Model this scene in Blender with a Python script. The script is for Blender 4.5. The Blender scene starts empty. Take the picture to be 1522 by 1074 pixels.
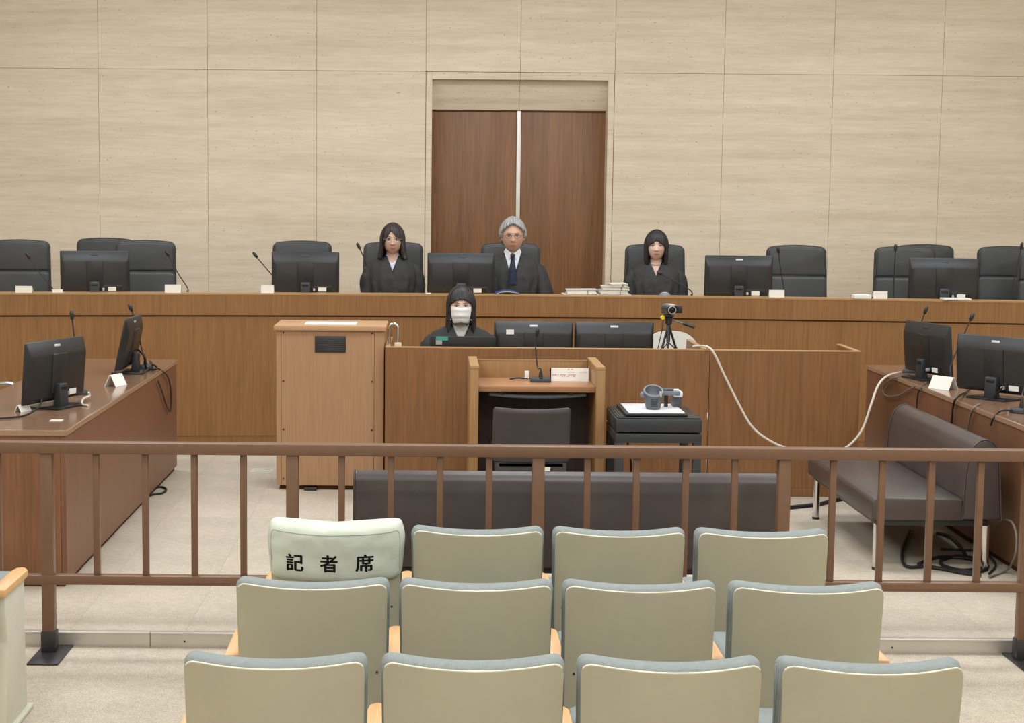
import bpy, bmesh, math, random
from mathutils import Vector, Matrix, noise
PI = math.pi
SC = bpy.context.scene
COL = SC.collection
rnd = random.Random(7)

# ------------------------------------------------------------------ camera, world, lights, exposure
FPX, PPX, PPY = 2400.0, 640.0, 537.0            # focal length and principal point for a 1522 x 1074 frame
PITCH, ROLL, CAMH = math.atan(245 / 2400), 0.0085, 1.88
cam_d = bpy.data.cameras.new('camera')
cam_d.sensor_width = 36.0
cam_d.lens = FPX / 1522 * 36
cam_d.shift_x = (761 - PPX) / 1522
cam_d.clip_start, cam_d.clip_end = 0.05, 100
CAM = bpy.data.objects.new('camera', cam_d)
COL.objects.link(CAM)
CAM.matrix_world = Matrix.Translation((0, 0, CAMH)) @ Matrix.Rotation(PI / 2 - PITCH, 4, 'X') @ Matrix.Rotation(ROLL, 4, 'Z')
SC.camera = CAM
SC.view_settings.view_transform = 'Standard'
SC.view_settings.look = 'None'
SC.view_settings.gamma = 1.0
SC.view_settings.use_curve_mapping = False
SC.view_settings.exposure = 0.0
world = bpy.data.worlds.new('world')
SC.world = world
world.use_nodes = True
world.node_tree.nodes['Background'].inputs[0].default_value = (0.9, 0.95, 1.0, 1)
world.node_tree.nodes['Background'].inputs[1].default_value = 0.3
CEIL = 4.6
LIGHT_W = 65.0
for lx in (-2.6, 0.75, 4.1):
    for ly in (-1.2, 2.0, 5.2, 8.4, 11.6):  # rearmost row, behind the camera, added to brighten surfaces facing it
        ld = bpy.data.lights.new('unseen_ceiling_lamp', 'AREA')
        ld.shape = 'RECTANGLE'
        ld.size, ld.size_y = 1.9, 1.0
        ld.energy = LIGHT_W * (.62 if ly < 0 else 1.0)
        ld.color = (0.94, 1.0, 1.11)
        lo = bpy.data.objects.new('unseen_ceiling_lamp', ld)
        lo.location = (lx, ly, CEIL - 0.03)
        COL.objects.link(lo)

_M = CAM.matrix_world.to_3x3()
def ray(px, py):
    return _M @ Vector(((px - PPX) / FPX, -(py - PPY) / FPX, -1.0))
def at_z(px, py, z):
    d = ray(px, py); return Vector((0, 0, CAMH)) + d * ((z - CAMH) / d.z)
def at_y(px, py, y):
    d = ray(px, py); return Vector((0, 0, CAMH)) + d * (y / d.y)

# ------------------------------------------------------------------ materials
def lin(c):
    return tuple(((v / 255) / 12.92 if v / 255 <= 0.04045 else ((v / 255 + 0.055) / 1.055) ** 2.4) for v in c) + (1.0,)
def base_mat(name, rough=0.5, spec=0.5, metal=0.0):
    m = bpy.data.materials.new(name); m.use_nodes = True
    b = m.node_tree.nodes['Principled BSDF']
    b.inputs['Roughness'].default_value = rough
    b.inputs['Specular IOR Level'].default_value = spec
    b.inputs['Metallic'].default_value = metal
    return m, m.node_tree.nodes, m.node_tree.links, b
def noise_node(N, L, scale, sx=(1, 1, 1), detail=3.0, rough=0.55, coord='Object', rot=None):
    tc = N.new('ShaderNodeTexCoord'); mp = N.new('ShaderNodeMapping'); n = N.new('ShaderNodeTexNoise')
    mp.inputs['Scale'].default_value = sx
    if rot: mp.inputs['Rotation'].default_value = rot
    n.inputs['Scale'].default_value = scale; n.inputs['Detail'].default_value = detail; n.inputs['Roughness'].default_value = rough
    L.new(tc.outputs[coord], mp.inputs['Vector']); L.new(mp.outputs['Vector'], n.inputs['Vector'])
    return n
def ramp(N, L, src, stops):
    r = N.new('ShaderNodeValToRGB')
    e = r.color_ramp.elements
    e[0].position, e[0].color = stops[0]; e[1].position, e[1].color = stops[-1]
    for p, c in stops[1:-1]:
        x = e.new(p); x.color = c
    L.new(src, r.inputs['Fac']); return r
def mix(N, L, fac, a, b, mode='MIX'):
    m = N.new('ShaderNodeMix'); m.data_type = 'RGBA'; m.blend_type = mode
    for s, v in ((m.inputs['Factor'], fac), (m.inputs[6], a), (m.inputs[7], b)):
        if isinstance(v, (int, float)): s.default_value = v
        elif isinstance(v, tuple): s.default_value = v
        else: L.new(v, s)
    return m.outputs[2]
def bump(N, L, b, src, strength=0.2, dist=0.002):
    bp = N.new('ShaderNodeBump'); bp.inputs['Strength'].default_value = strength; bp.inputs['Distance'].default_value = dist
    L.new(src, bp.inputs['Height']); L.new(bp.outputs['Normal'], b.inputs['Normal'])
def scale_c(c, k): return tuple(min(1, v * k) for v in c[:3]) + (1.0,)

def plain(name, rgb, rough=0.5, spec=0.5, metal=0.0, var=0.06, nscale=30, bmp=0.0):
    m, N, L, b = base_mat(name, rough, spec, metal)
    c = lin(rgb)
    n = noise_node(N, L, nscale)
    r = ramp(N, L, n.outputs['Fac'], [(0.3, scale_c(c, 1 - var)), (0.7, scale_c(c, 1 + var))])
    L.new(r.outputs['Color'], b.inputs['Base Color'])
    if bmp: bump(N, L, b, n.outputs['Fac'], bmp)
    return m
def wood(name, rgb, rough=0.4, axis='Z', var=0.16, spec=0.4, fine=1.0, bands=0.0):
    m, N, L, b = base_mat(name, rough, spec)
    c = lin(rgb)
    sx = {'Z': (1, 1, 0.035), 'X': (0.035, 1, 1), 'Y': (1, 0.035, 1)}[axis]
    n1 = noise_node(N, L, 90 * fine, sx, 3); n2 = noise_node(N, L, 7, {'Z': (1, 1, .06), 'X': (.06, 1, 1), 'Y': (1, .06, 1)}[axis], 3)
    r1 = ramp(N, L, n1.outputs['Fac'], [(0.32, scale_c(c, 1 - var)), (0.68, scale_c(c, 1 + var * .8))])
    r2 = ramp(N, L, n2.outputs['Fac'], [(0.3, (1 - var * .6 - bands,) * 3 + (1,)), (0.7, (1 + var * .2,) * 3 + (1,))])
    o = mix(N, L, 1.0, r1.outputs['Color'], r2.outputs['Color'], 'MULTIPLY')
    L.new(o, b.inputs['Base Color'])
    bump(N, L, b, n1.outputs['Fac'], 0.06, 0.001)
    return m

def travertine():
    m, N, L, b = base_mat('travertine', 0.6, 0.25)
    tc = N.new('ShaderNodeTexCoord'); oi = N.new('ShaderNodeObjectInfo')
    add = N.new('ShaderNodeVectorMath'); add.operation = 'MULTIPLY_ADD'
    cx = N.new('ShaderNodeCombineXYZ'); 
    m1 = N.new('ShaderNodeMath'); m1.operation = 'MULTIPLY'; m1.inputs[1].default_value = 0.05
    L.new(oi.outputs['Random'], m1.inputs[0]); L.new(m1.outputs[0], cx.inputs[2])
    add.inputs[1].default_value = (1, 1, 1)
    L.new(tc.outputs['Object'], add.inputs[0]); L.new(cx.outputs[0], add.inputs[2])
    def nz(scale, sx, detail=4, rough=.6):
        mp = N.new('ShaderNodeMapping'); mp.inputs['Scale'].default_value = sx
        n = N.new('ShaderNodeTexNoise'); n.inputs['Scale'].default_value = scale; n.inputs['Detail'].default_value = detail; n.inputs['Roughness'].default_value = rough
        L.new(add.outputs[0], mp.inputs['Vector']); L.new(mp.outputs['Vector'], n.inputs['Vector']); return n
    band = nz(2.2, (.22, 1, 4.5), 5, .65); fine = nz(20, (.22, 1, 2.5), 4, .6); blot = nz(1.5, (.5, 1, 1.3), 3)
    pit = nz(62, (.5, 1, 1.2), 2, .5); zone = nz(3.0, (.3, 1, 5), 3)
    r1 = ramp(N, L, band.outputs['Fac'], [(0.28, lin((213, 196, 168))), (0.5, lin((226, 210, 184))), (0.72, lin((233, 218, 194)))])
    r2 = ramp(N, L, fine.outputs['Fac'], [(0.3, (.91, .90, .89, 1)), (0.65, (1.03, 1.03, 1.03, 1))])
    r3 = ramp(N, L, blot.outputs['Fac'], [(0.3, (.94, .94, .93, 1)), (0.7, (1.03, 1.03, 1.03, 1))])
    o = mix(N, L, 1, mix(N, L, 1, r1.outputs['Color'], r2.outputs['Color'], 'MULTIPLY'), r3.outputs['Color'], 'MULTIPLY')
    rp = ramp(N, L, pit.outputs['Fac'], [(0.28, (1, 1, 1, 1)), (0.33, (0, 0, 0, 1))])
    rz = ramp(N, L, zone.outputs['Fac'], [(0.40, (0.15, .15, .15, 1)), (0.62, (.8, .8, .8, 1))])
    f = mix(N, L, 1, rp.outputs['Color'], rz.outputs['Color'], 'MULTIPLY')
    o = mix(N, L, f, o, lin((140, 120, 92)))
    L.new(o, b.inputs['Base Color'])
    bump(N, L, b, f, -0.3, 0.002)
    return m
def carpet(name, rgb):
    m, N, L, b = base_mat(name, 0.95, 0.05)
    c = lin(rgb)
    n = noise_node(N, L, 170, detail=2, rough=.7); n2 = noise_node(N, L, 2.2, detail=4); n3 = noise_node(N, L, 26, detail=3, rough=.7)
    oi = N.new('ShaderNodeObjectInfo')
    r = ramp(N, L, n.outputs['Fac'], [(0.25, scale_c(c, .66)), (0.75, scale_c(c, 1.3))])
    r2 = ramp(N, L, n2.outputs['Fac'], [(0.3, (.90, .90, .90, 1)), (0.7, (1.04, 1.04, 1.04, 1))])
    r3 = ramp(N, L, n3.outputs['Fac'], [(0.3, (.90, .90, .89, 1)), (0.7, (1.07, 1.07, 1.07, 1))])
    r4 = ramp(N, L, oi.outputs['Random'], [(0, (.98, .98, .98, 1)), (1, (1.015, 1.015, 1.015, 1))])
    o = r.outputs['Color']
    for q in (r2, r3, r4): o = mix(N, L, 1, o, q.outputs['Color'], 'MULTIPLY')
    L.new(o, b.inputs['Base Color']); bump(N, L, b, n.outputs['Fac'], 0.5, 0.004)
    return m
def leather(name, rgb, rough=0.42):
    m, N, L, b = base_mat(name, rough, 0.45)
    c = lin(rgb)
    v = N.new('ShaderNodeTexVoronoi'); v.inputs['Scale'].default_value = 180
    tc = N.new('ShaderNodeTexCoord'); L.new(tc.outputs['Object'], v.inputs['Vector'])
    n = noise_node(N, L, 5)
    r = ramp(N, L, n.outputs['Fac'], [(0.3, scale_c(c, .88)), (0.7, scale_c(c, 1.12))])
    L.new(r.outputs['Color'], b.inputs['Base Color']); bump(N, L, b, v.outputs['Distance'], 0.08, 0.002)
    return m
def fabric(name, rgb, sc=160.0, rough=.95, strength=.5):
    m, N, L, b = base_mat(name, rough, 0.1)
    c = lin(rgb)
    tc = N.new('ShaderNodeTexCoord'); w = N.new('ShaderNodeTexWave'); w.wave_type = 'BANDS'; w.bands_direction = 'X'
    w.inputs['Scale'].default_value = sc / 6.28; w.inputs['Distortion'].default_value = 0.6
    L.new(tc.outputs['Object'], w.inputs['Vector'])
    n = noise_node(N, L, 60)
    r = ramp(N, L, w.outputs['Fac'], [(0.1, scale_c(c, .84)), (0.8, scale_c(c, 1.08))])
    r2 = ramp(N, L, n.outputs['Fac'], [(0.3, (.93,) * 3 + (1,)), (0.7, (1.05,) * 3 + (1,))])
    L.new(mix(N, L, 1, r.outputs['Color'], r2.outputs['Color'], 'MULTIPLY'), b.inputs['Base Color'])
    bump(N, L, b, w.outputs['Fac'], strength, 0.002)
    return m
def cloth(name, rgb, rough=.9, fold=0.35, var=.07, nscale=9):
    m, N, L, b = base_mat(name, rough, 0.15)
    c = lin(rgb)
    n = noise_node(N, L, nscale, detail=3); n2 = noise_node(N, L, 300, detail=1)
    r = ramp(N, L, n.outputs['Fac'], [(0.3, scale_c(c, 1 - var)), (0.7, scale_c(c, 1 + var))])
    L.new(r.outputs['Color'], b.inputs['Base Color']); bump(N, L, b, n.outputs['Fac'], fold, 0.02)
    return m
def hair_mat(name, c1, c2):
    m, N, L, b = base_mat(name, 0.42, 0.4)
    n = noise_node(N, L, 160, (1, .5, .04), 2)
    r = ramp(N, L, n.outputs['Fac'], [(0.3, lin(c1)), (0.7, lin(c2))])
    L.new(r.outputs['Color'], b.inputs['Base Color']); bump(N, L, b, n.outputs['Fac'], .5, .003)
    return m

M = {}
M['stone'] = travertine()
M['joint'] = plain('stone_joint', (208, 192, 166), .9, .1)
M['stone_edge'] = plain('stone_edge', (196, 176, 138), .6, .25, nscale=6)
M['bench'] = wood('bench_wood', (145, 103, 60), .42)
M['bench_band'] = wood('bench_band_wood', (145, 103, 60), .42)
M['desk'] = wood('desk_wood', (136, 94, 57), .42, var=.18)
M['table_edge'] = wood('table_edge_wood', (158, 126, 98), .35, 'Y', var=.08)
M['desk_edge'] = wood('desk_edge_wood', (177, 137, 90), .4, 'X', var=.08)
M['groove'] = plain('dark_groove', (86, 58, 36), .8, .1)
M['table_side'] = wood('table_side_wood', (123, 84, 59), .42)
M['table_front'] = wood('table_front_wood', (131, 90, 61), .42)
M['table_top'] = wood('table_top_wood', (134, 102, 79), .16, 'Y', var=.08, spec=.6)
M['lectern'] = wood('lectern_wood', (171, 132, 96), .45, var=.09)
M['lectern_top'] = wood('lectern_top_wood', (186, 146, 106), .45, 'X', var=.07)
M['stand'] = wood('stand_wood', (158, 119, 75), .42, var=.12)
M['stand_top'] = wood('stand_top_wood', (166, 120, 83), .35, 'X', var=.08)
M['stand_shaded'] = wood('stand_shaded_wood', (66, 50, 42), .5, var=.2)  # stand wood with the shadow under the shelf put into its colour
M['door'] = wood('door_wood', (135, 94, 59), .42, var=.2, bands=.12)
M['rail'] = plain('rail_paint', (114, 83, 61), .36, .5, var=.05)
M['arm'] = wood('arm_wood', (216, 168, 112), .38, 'Y', var=.1)
M['carpet'] = carpet('carpet', (190, 178, 158))
M['alu'] = plain('aluminium', (206, 200, 190), .35, .5, .5, var=.05, nscale=6)
M['steel'] = plain('dark_steel', (62, 60, 60), .4, .5, .5)
M['chrome'] = plain('chrome', (225, 225, 225), .12, .5, 1.0, var=.02)
M['black'] = plain('black_plastic', (41, 41, 40), .36, .5, var=.08)
M['blackg'] = plain('black_gloss', (30, 31, 31), .3, .5, var=.05)
M['darkgrey'] = plain('dark_grey_plastic', (48, 51, 53), .45, .5, var=.06)
M['grey'] = plain('grey_plastic', (120, 124, 128), .45, .5, var=.05)
M['midgrey'] = plain('mid_grey_plastic', (88, 93, 98), .45, .5, var=.05)
M['screen'] = plain('screen_glass', (12, 13, 15), .15, .5)
M['white'] = plain('white_paper', (236, 233, 222), .8, .2, var=.02)
M['platen'] = plain('white_platen', (245, 246, 246), .3, .4, var=.01)
M['offwhite'] = plain('off_white_paint', (206, 202, 182), .5, .4, var=.03)
M['wplastic'] = plain('white_plastic', (226, 223, 212), .4, .5, var=.02)
M['cream'] = plain('cream_edge', (226, 216, 190), .5, .4, var=.03)
M['olive'] = plain('olive_shell', (176, 170, 145), .5, .35, var=.03, nscale=7)
M['cushion'] = fabric('blue_grey_fabric', (150, 156, 151), 900)
M['cover'] = cloth('pale_green_cloth', (199, 204, 187), fold=.3)
M['ink'] = plain('black_ink', (30, 30, 30), .9, .1)
M['redink'] = plain('red_ink', (196, 140, 130), .9, .1)
M['jleather'] = leather('black_leather', (58, 59, 57), .45)
M['jleather2'] = leather('black_leather_pad', (64, 65, 63), .45)
M['sofa'] = leather('brown_grey_leather', (76, 67, 62), .36)
M['sofa2'] = leather('brown_grey_leather_side', (75, 66, 62), .38)
M['wchair'] = leather('brown_vinyl', (64, 56, 53), .5)
M['robe'] = cloth('black_robe', (60, 60, 58), .75, .55, .14, 14)
M['trim'] = plain('black_satin', (22, 22, 24), .35, .5)
M['shirt'] = cloth('white_shirt', (232, 233, 236), .8, .2, .03)
M['lshirt'] = cloth('lavender_shirt', (206, 206, 222), .8, .2, .03)
M['gshirt'] = cloth('grey_white_shirt', (190, 186, 178), .8, .6, .1, 40)
M['tie'] = cloth('navy_tie', (40, 46, 66), .6, .2, .3, 60)
M['skin'] = plain('skin', (216, 176, 152), .5, .35, var=.04, nscale=14)
M['skin_m'] = plain('skin_tanned', (206, 162, 136), .5, .35, var=.05, nscale=14)
M['skin_p'] = plain('skin_pale', (226, 190, 170), .5, .35, var=.04, nscale=14)
M['lips'] = plain('lips', (164, 98, 88), .5, .4)
M['lips_m'] = plain('lips_muted', (164, 108, 92), .5, .4)
M['eye_white'] = plain('eye_white', (214, 206, 200), .3, .5)
M['iris'] = plain('dark_iris', (32, 24, 20), .2, .6)
M['hair'] = hair_mat('black_hair', (22, 19, 19), (52, 46, 44))
M['hair_b'] = hair_mat('dark_brown_hair', (26, 21, 20), (60, 50, 46))
M['hair_g'] = hair_mat('grey_hair', (128, 127, 124), (172, 171, 167))
M['mask'] = cloth('mask_cloth', (240, 239, 232), .9, .1, .02)
M['yellow'] = plain('yellow_plastic', (228, 206, 40), .5, .4)
M['teal'] = plain('teal_label', (78, 160, 146), .6, .3)
M['silver'] = plain('silver_plastic', (190, 190, 186), .35, .5, .3)
M['bluepaper'] = plain('blue_folder', (60, 74, 130), .6, .3)
M['wcable'] = plain('white_cable', (216, 204, 186), .5, .4)
M['bcable'] = plain('black_cable', (36, 34, 34), .5, .4)
M['gcable'] = plain('grey_cable', (122, 112, 100), .5, .4)
M['ceiling'] = plain('ceiling_paint', (240, 238, 232), .9, .1, var=.01)
M['wall'] = plain('wall_paint', (222, 212, 190), .8, .2, var=.02, nscale=4)
M['file_a'] = plain('file_grey', (190, 186, 178), .8, .2, var=.12, nscale=60)
M['file_b'] = plain('file_cream', (214, 208, 190), .8, .2, var=.12, nscale=60)
M['file_c'] = plain('file_green_grey', (160, 164, 158), .8, .2, var=.12, nscale=60)
M['gold'] = plain('necklace_metal', (70, 50, 40), .3, .5, .8)

# ------------------------------------------------------------------ mesh helpers
def merge(bm, tmp, mat=None):
    if mat is not None: tmp.transform(mat)
    me = bpy.data.meshes.new('t'); tmp.to_mesh(me); tmp.free(); bm.from_mesh(me); bpy.data.meshes.remove(me)
def add_box(bm, c, s, bev=0.0, seg=2, rot=None, top=None):
    t = bmesh.new(); bmesh.ops.create_cube(t, size=1.0)
    for v in t.verts:
        k = 1.0
        if top is not None and v.co.z > 0: k = top
        v.co = Vector((v.co.x * s[0] * k, v.co.y * s[1] * k, v.co.z * s[2]))
    if bev: bmesh.ops.bevel(t, geom=t.edges[:], offset=bev, segments=seg, affect='EDGES', profile=0.5)
    merge(bm, t, Matrix.Translation(c) @ (rot.to_4x4() if rot else Matrix.Identity(4)))
    return bm
def box(c, s, bev=0.0, seg=2, rot=None, top=None):
    return add_box(bmesh.new(), c, s, bev, seg, rot, top)
def box2(a, b, bev=0.0, seg=2):
    return box([(p + q) / 2 for p, q in zip(a, b)], [abs(q - p) for p, q in zip(a, b)], bev, seg)
def spline(ctrl, n=8):
    P = [Vector(p) for p in ctrl]; out = []
    for i in range(len(P) - 1):
        p0, p1, p2, p3 = P[max(i - 1, 0)], P[i], P[i + 1], P[min(i + 2, len(P) - 1)]
        for k in range(n):
            t = k / n
            out.append(0.5 * ((2 * p1) + (p2 - p0) * t + (2 * p0 - 5 * p1 + 4 * p2 - p3) * t * t + (3 * p1 - p0 - 3 * p2 + p3) * t ** 3))
    out.append(P[-1]); return out
def add_tube(bm, pts, r, n=8, radii=None, flat=1.0, closed=False, up=None):
    P = [Vector(p) for p in pts]; m = len(P); rings = []; N0 = None
    for i, p in enumerate(P):
        if closed: t = (P[(i + 1) % m] - P[i - 1]).normalized()
        else: t = (P[min(i + 1, m - 1)] - P[max(i - 1, 0)]).normalized()
        if N0 is None:
            a = up or (Vector((0, 0, 1)) if abs(t.z) < .9 else Vector((1, 0, 0)))
            N0 = (a - t * a.dot(t)).normalized()
        else:
            N0 = (N0 - t * N0.dot(t)).normalized()
        B = t.cross(N0); rr = radii[i] if radii else r
        rings.append([bm.verts.new(p + N0 * math.cos(2 * PI * k / n) * rr * flat + B * math.sin(2 * PI * k / n) * rr) for k in range(n)])
    R = m if closed else m - 1
    for i in range(R):
        a, b = rings[i], rings[(i + 1) % m]
        for k in range(n): bm.faces.new((a[k], a[(k + 1) % n], b[(k + 1) % n], b[k]))
    if not closed:
        bm.faces.new(rings[0][::-1]); bm.faces.new(rings[-1])
    return bm
def tube(pts, r, n=8, **k): return add_tube(bmesh.new(), pts, r, n, **k)
def add_loft(bm, rings, cap=True):
    V = [[bm.verts.new(p) for p in r] for r in rings]; n = len(V[0])
    for a, b in zip(V, V[1:]):
        for k in range(n): bm.faces.new((a[k], a[(k + 1) % n], b[(k + 1) % n], b[k]))
    if cap: bm.faces.new(V[0][::-1]); bm.faces.new(V[-1])
    return bm
def add_lathe(bm, prof, n=20, c=(0, 0, 0), rot=None):
    t = bmesh.new()
    add_loft(t, [[(r * math.cos(2 * PI * k / n), r * math.sin(2 * PI * k / n), z) for k in range(n)] for r, z in prof])
    merge(bm, t, Matrix.Translation(c) @ (rot.to_4x4() if rot else Matrix.Identity(4))); return bm
def add_prism(bm, poly, axis, a, b, bev=0.0, seg=2):
    t = bmesh.new()
    def P(u, v, w): return {'X': (w, u, v), 'Y': (u, w, v), 'Z': (u, v, w)}[axis]
    A = [t.verts.new(P(u, v, a)) for u, v in poly]; B = [t.verts.new(P(u, v, b)) for u, v in poly]; n = len(poly)
    t.faces.new(A); t.faces.new(B[::-1])
    for i in range(n): t.faces.new((A[i], B[i], B[(i + 1) % n], A[(i + 1) % n]))
    bmesh.ops.recalc_face_normals(t, faces=t.faces)
    if bev: bmesh.ops.bevel(t, geom=t.edges[:], offset=bev, segments=seg, affect='EDGES', profile=.5)
    merge(bm, t); return bm
def prism(*a, **k): return add_prism(bmesh.new(), *a, **k)
def ellipsoid(bm, c, r, u=16, v=10, rot=None):
    t = bmesh.new(); bmesh.ops.create_uvsphere(t, u_segments=u, v_segments=v, radius=1)
    for x in t.verts: x.co = Vector((x.co.x * r[0], x.co.y * r[1], x.co.z * r[2]))
    merge(bm, t, Matrix.Translation(c) @ (rot.to_4x4() if rot else Matrix.Identity(4))); return bm
def sheet(f, nu, nv, thick=None):
    """closed slab from surface f(u,v) -> point and thickness offset g(u,v) -> point on the other side"""
    bm = bmesh.new()
    A = [[bm.verts.new(f(i / nu, j / nv)) for j in range(nv + 1)] for i in range(nu + 1)]
    for i in range(nu):
        for j in range(nv): bm.faces.new((A[i][j], A[i + 1][j], A[i + 1][j + 1], A[i][j + 1]))
    if thick:
        B = [[bm.verts.new(thick(i / nu, j / nv)) for j in range(nv + 1)] for i in range(nu + 1)]
        for i in range(nu):
            for j in range(nv): bm.faces.new((B[i][j], B[i][j + 1], B[i + 1][j + 1], B[i + 1][j]))
        for i in range(nu):
            bm.faces.new((A[i][0], B[i][0], B[i + 1][0], A[i + 1][0])); bm.faces.new((A[i][nv], A[i + 1][nv], B[i + 1][nv], B[i][nv]))
        for j in range(nv):
            bm.faces.new((A[0][j], A[0][j + 1], B[0][j + 1], B[0][j])); bm.faces.new((A[nu][j], B[nu][j], B[nu][j + 1], A[nu][j + 1]))
    bmesh.ops.recalc_face_normals(bm, faces=bm.faces)
    return bm
def obj(name, bm, mat, parent=None, ang=40, kind=None, label=None, sub=0):
    bmesh.ops.remove_doubles(bm, verts=bm.verts, dist=1e-6)
    bm.normal_update()
    lim = math.radians(ang)
    for f in bm.faces: f.smooth = True
    for e in bm.edges:
        if len(e.link_faces) == 2 and e.calc_face_angle(0) > lim: e.smooth = False
    me = bpy.data.meshes.new(name); bm.to_mesh(me); bm.free()
    me.materials.append(M[mat] if isinstance(mat, str) else mat)
    o = bpy.data.objects.new(name, me); COL.objects.link(o)
    if parent: o.parent = parent
    if kind: o['kind'] = kind
    if label: o['label'] = label
    if sub:
        s = o.modifiers.new('smooth', 'SUBSURF'); s.levels = s.render_levels = sub
    return o
def thing(name, label, cat, loc=(0, 0, 0), rz=0.0, group=None):
    o = bpy.data.objects.new(name, None); COL.objects.link(o)
    o.empty_display_size = .1
    o.location = loc; o.rotation_euler = (0, 0, rz); o['label'] = label; o['category'] = cat
    if group: o['group'] = group
    return o
def tag(o, label, cat, group=None):
    o['label'] = label; o['category'] = cat
    if group: o['group'] = group
    return o
def struct(name, bm, mat, parent=None, **k):
    o = obj(name, bm, mat, parent, **k); o['kind'] = 'structure'; return o
def sempty(name):
    o = bpy.data.objects.new(name, None); COL.objects.link(o); o['kind'] = 'structure'; return o
def dup(root, loc, rz, label, group=None):
    r = root.copy(); COL.objects.link(r); r.location = loc; r.rotation_euler = (0, 0, rz); r['label'] = label
    if group: r['group'] = group
    for ch in list(root.children):
        c = ch.copy(); COL.objects.link(c); c.parent = r
        for g in list(ch.children):
            d = g.copy(); COL.objects.link(d); d.parent = c
    return r
def instance(name, me, parent, loc, rz=0):
    o = bpy.data.objects.new(name, me); COL.objects.link(o); o.parent = parent; o.location = loc; o.rotation_euler.z = rz; return o

# ------------------------------------------------------------------ the room
WX0, WX1, WY0, WY1 = -4.9, 6.44, -2.2, 14.45
PLAT = 0.38
STEP_Y = 6.80
struct('floor', box2((WX0 - .1, STEP_Y + .02, -.3), (WX1 + .1, 14.8, -.006)), 'carpet')
struct('floor.001', box2((WX0 - .1, WY0 - .1, -.3), (WX1 + .1, STEP_Y + .02, -.06)), 'carpet')
tiles = sempty('floor.002')
tm = None
for i in range(11):
    for j in range(11):
        x, y = -2.05 + i * .5 + .25, 6.82 + j * .5 + .25
        if tm is None:
            t = obj('carpet_tile', box((0, 0, -.003), (.4992, .4992, .006)), 'carpet', tiles); t.location = (x, y, 0); tm = t.data
            t['kind'] = 'structure'
        else:
            t = instance('carpet_tile', tm, tiles, (x, y, 0), 0)
struct('floor.003', box2((WX0, 12.62, 0), (WX1, 14.6, PLAT)), 'carpet')
nose = sempty('trim_1')
for a, b in ((WX0, -1.2), (-1.197, 1.3), (1.303, 3.8), (3.803, WX1)):
    struct('step_riser', box2((a, STEP_Y, -.06), (b, STEP_Y + .02, -.004)), 'alu', nose)
    struct('step_tread', box2((a, STEP_Y - .004, -.006), (b, STEP_Y + .035, .002), .0015), 'alu', nose)
bm = bmesh.new()
for x in (-3.0, -1.05, -.6, .4, 1.25, 1.36, 2.0, 3.4):
    add_lathe(bm, [(.004, 0), (.004, .002)], 10, (x, STEP_Y - .001, -.035), Matrix.Rotation(PI / 2, 3, 'X'))
o = struct('screw', bm, 'steel', nose); o['kind'] = 'stuff'
struct('ceiling', box2((WX0 - .1, WY0 - .1, CEIL), (WX1 + .1, 14.8, CEIL + .1)), 'ceiling')
struct('wall_left', box2((WX0 - .15, WY0 - .1, -.3), (WX0, 14.8, CEIL)), 'wall')
struct('wall_right', box2((WX1, WY0 - .1, -.3), (WX1 + .15, 14.8, CEIL)), 'wall')
struct('wall_front', box2((WX0, WY0 - .15, -.3), (WX1, WY0, CEIL)), 'wall')
# back wall of stone slabs
DX0, DX1, DTOP, FTOP = 0.0, 1.552, 2.655, 2.978
FX0, FX1 = -0.063, 1.607
wb = sempty('wall_back')
struct('backing', box2((WX0, WY1 + .025, 0), (FX0 + .03, 14.8, CEIL)), 'joint', wb)
struct('backing', box2((FX1 - .03, WY1 + .025, 0), (WX1, 14.8, CEIL)), 'joint', wb)
struct('backing', box2((FX0 + .03, WY1 + .025, FTOP - .04), (FX1 - .03, 14.8, CEIL)), 'joint', wb)
g = .0011
xs_l = [WX0, -3.923, -2.958, -1.993, -1.028, FX0]; xs_r = [FX1, 2.572, 3.537, 4.502, 5.467, WX1]
cols = list(zip(xs_l, xs_l[1:])) + list(zip(xs_r, xs_r[1:]))
for a, b in cols:
    for z0, z1 in ((0, FTOP), (FTOP, CEIL)):
        struct('stone_slab', box2((a + g, WY1, z0 + g), (b - g, WY1 + .03, z1 - g), .001, 1), 'stone', wb)
for a, b in ((FX0, .772), (.772, FX1)):
    struct('stone_slab', box2((a + g, WY1, FTOP + g), (b - g, WY1 + .03, CEIL), .001, 1), 'stone', wb)
fr = sempty('trim_2')
FI = .057
struct('jamb', box2((FX0 + .004, WY1 - .008, 0), (FX0 + FI, 14.66, FTOP - .004), .003, 1), 'stone', fr)
struct('jamb', box2((FX1 - FI, WY1 - .008, 0), (FX1 - .004, 14.66, FTOP - .004), .003, 1), 'stone', fr)
for a, b in ((FX0 + FI, .771), (.773, FX1 - FI)):
    struct('lintel', prism([(WY1 - .008, FTOP - .004), (WY1 - .008, FTOP - .066), (14.50, FTOP - .070), (14.615, DTOP), (14.7, DTOP), (14.7, FTOP - .004)], 'X', a, b), 'stone', fr)
struct('door_head', box2((DX0 - .02, 14.618, DTOP - .012), (DX1 + .02, 14.64, DTOP + .01)), 'groove', fr)
dm = .775
struct('door_1', box2((DX0 - .03, 14.63, PLAT), (dm - .02, 14.68, DTOP - .006), .003), 'door')
struct('door_2', box2((dm + .02, 14.63, PLAT), (DX1 + .03, 14.68, DTOP - .006), .003), 'door')
struct('trim_3', box2((dm - .019, 14.615, PLAT), (dm + .019, 14.67, DTOP - .006), .004), 'alu')
struct('wall_back.001', box2((DX0 - .3, 14.72, 0), (DX1 + .3, 14.8, FTOP)), 'joint')

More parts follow.
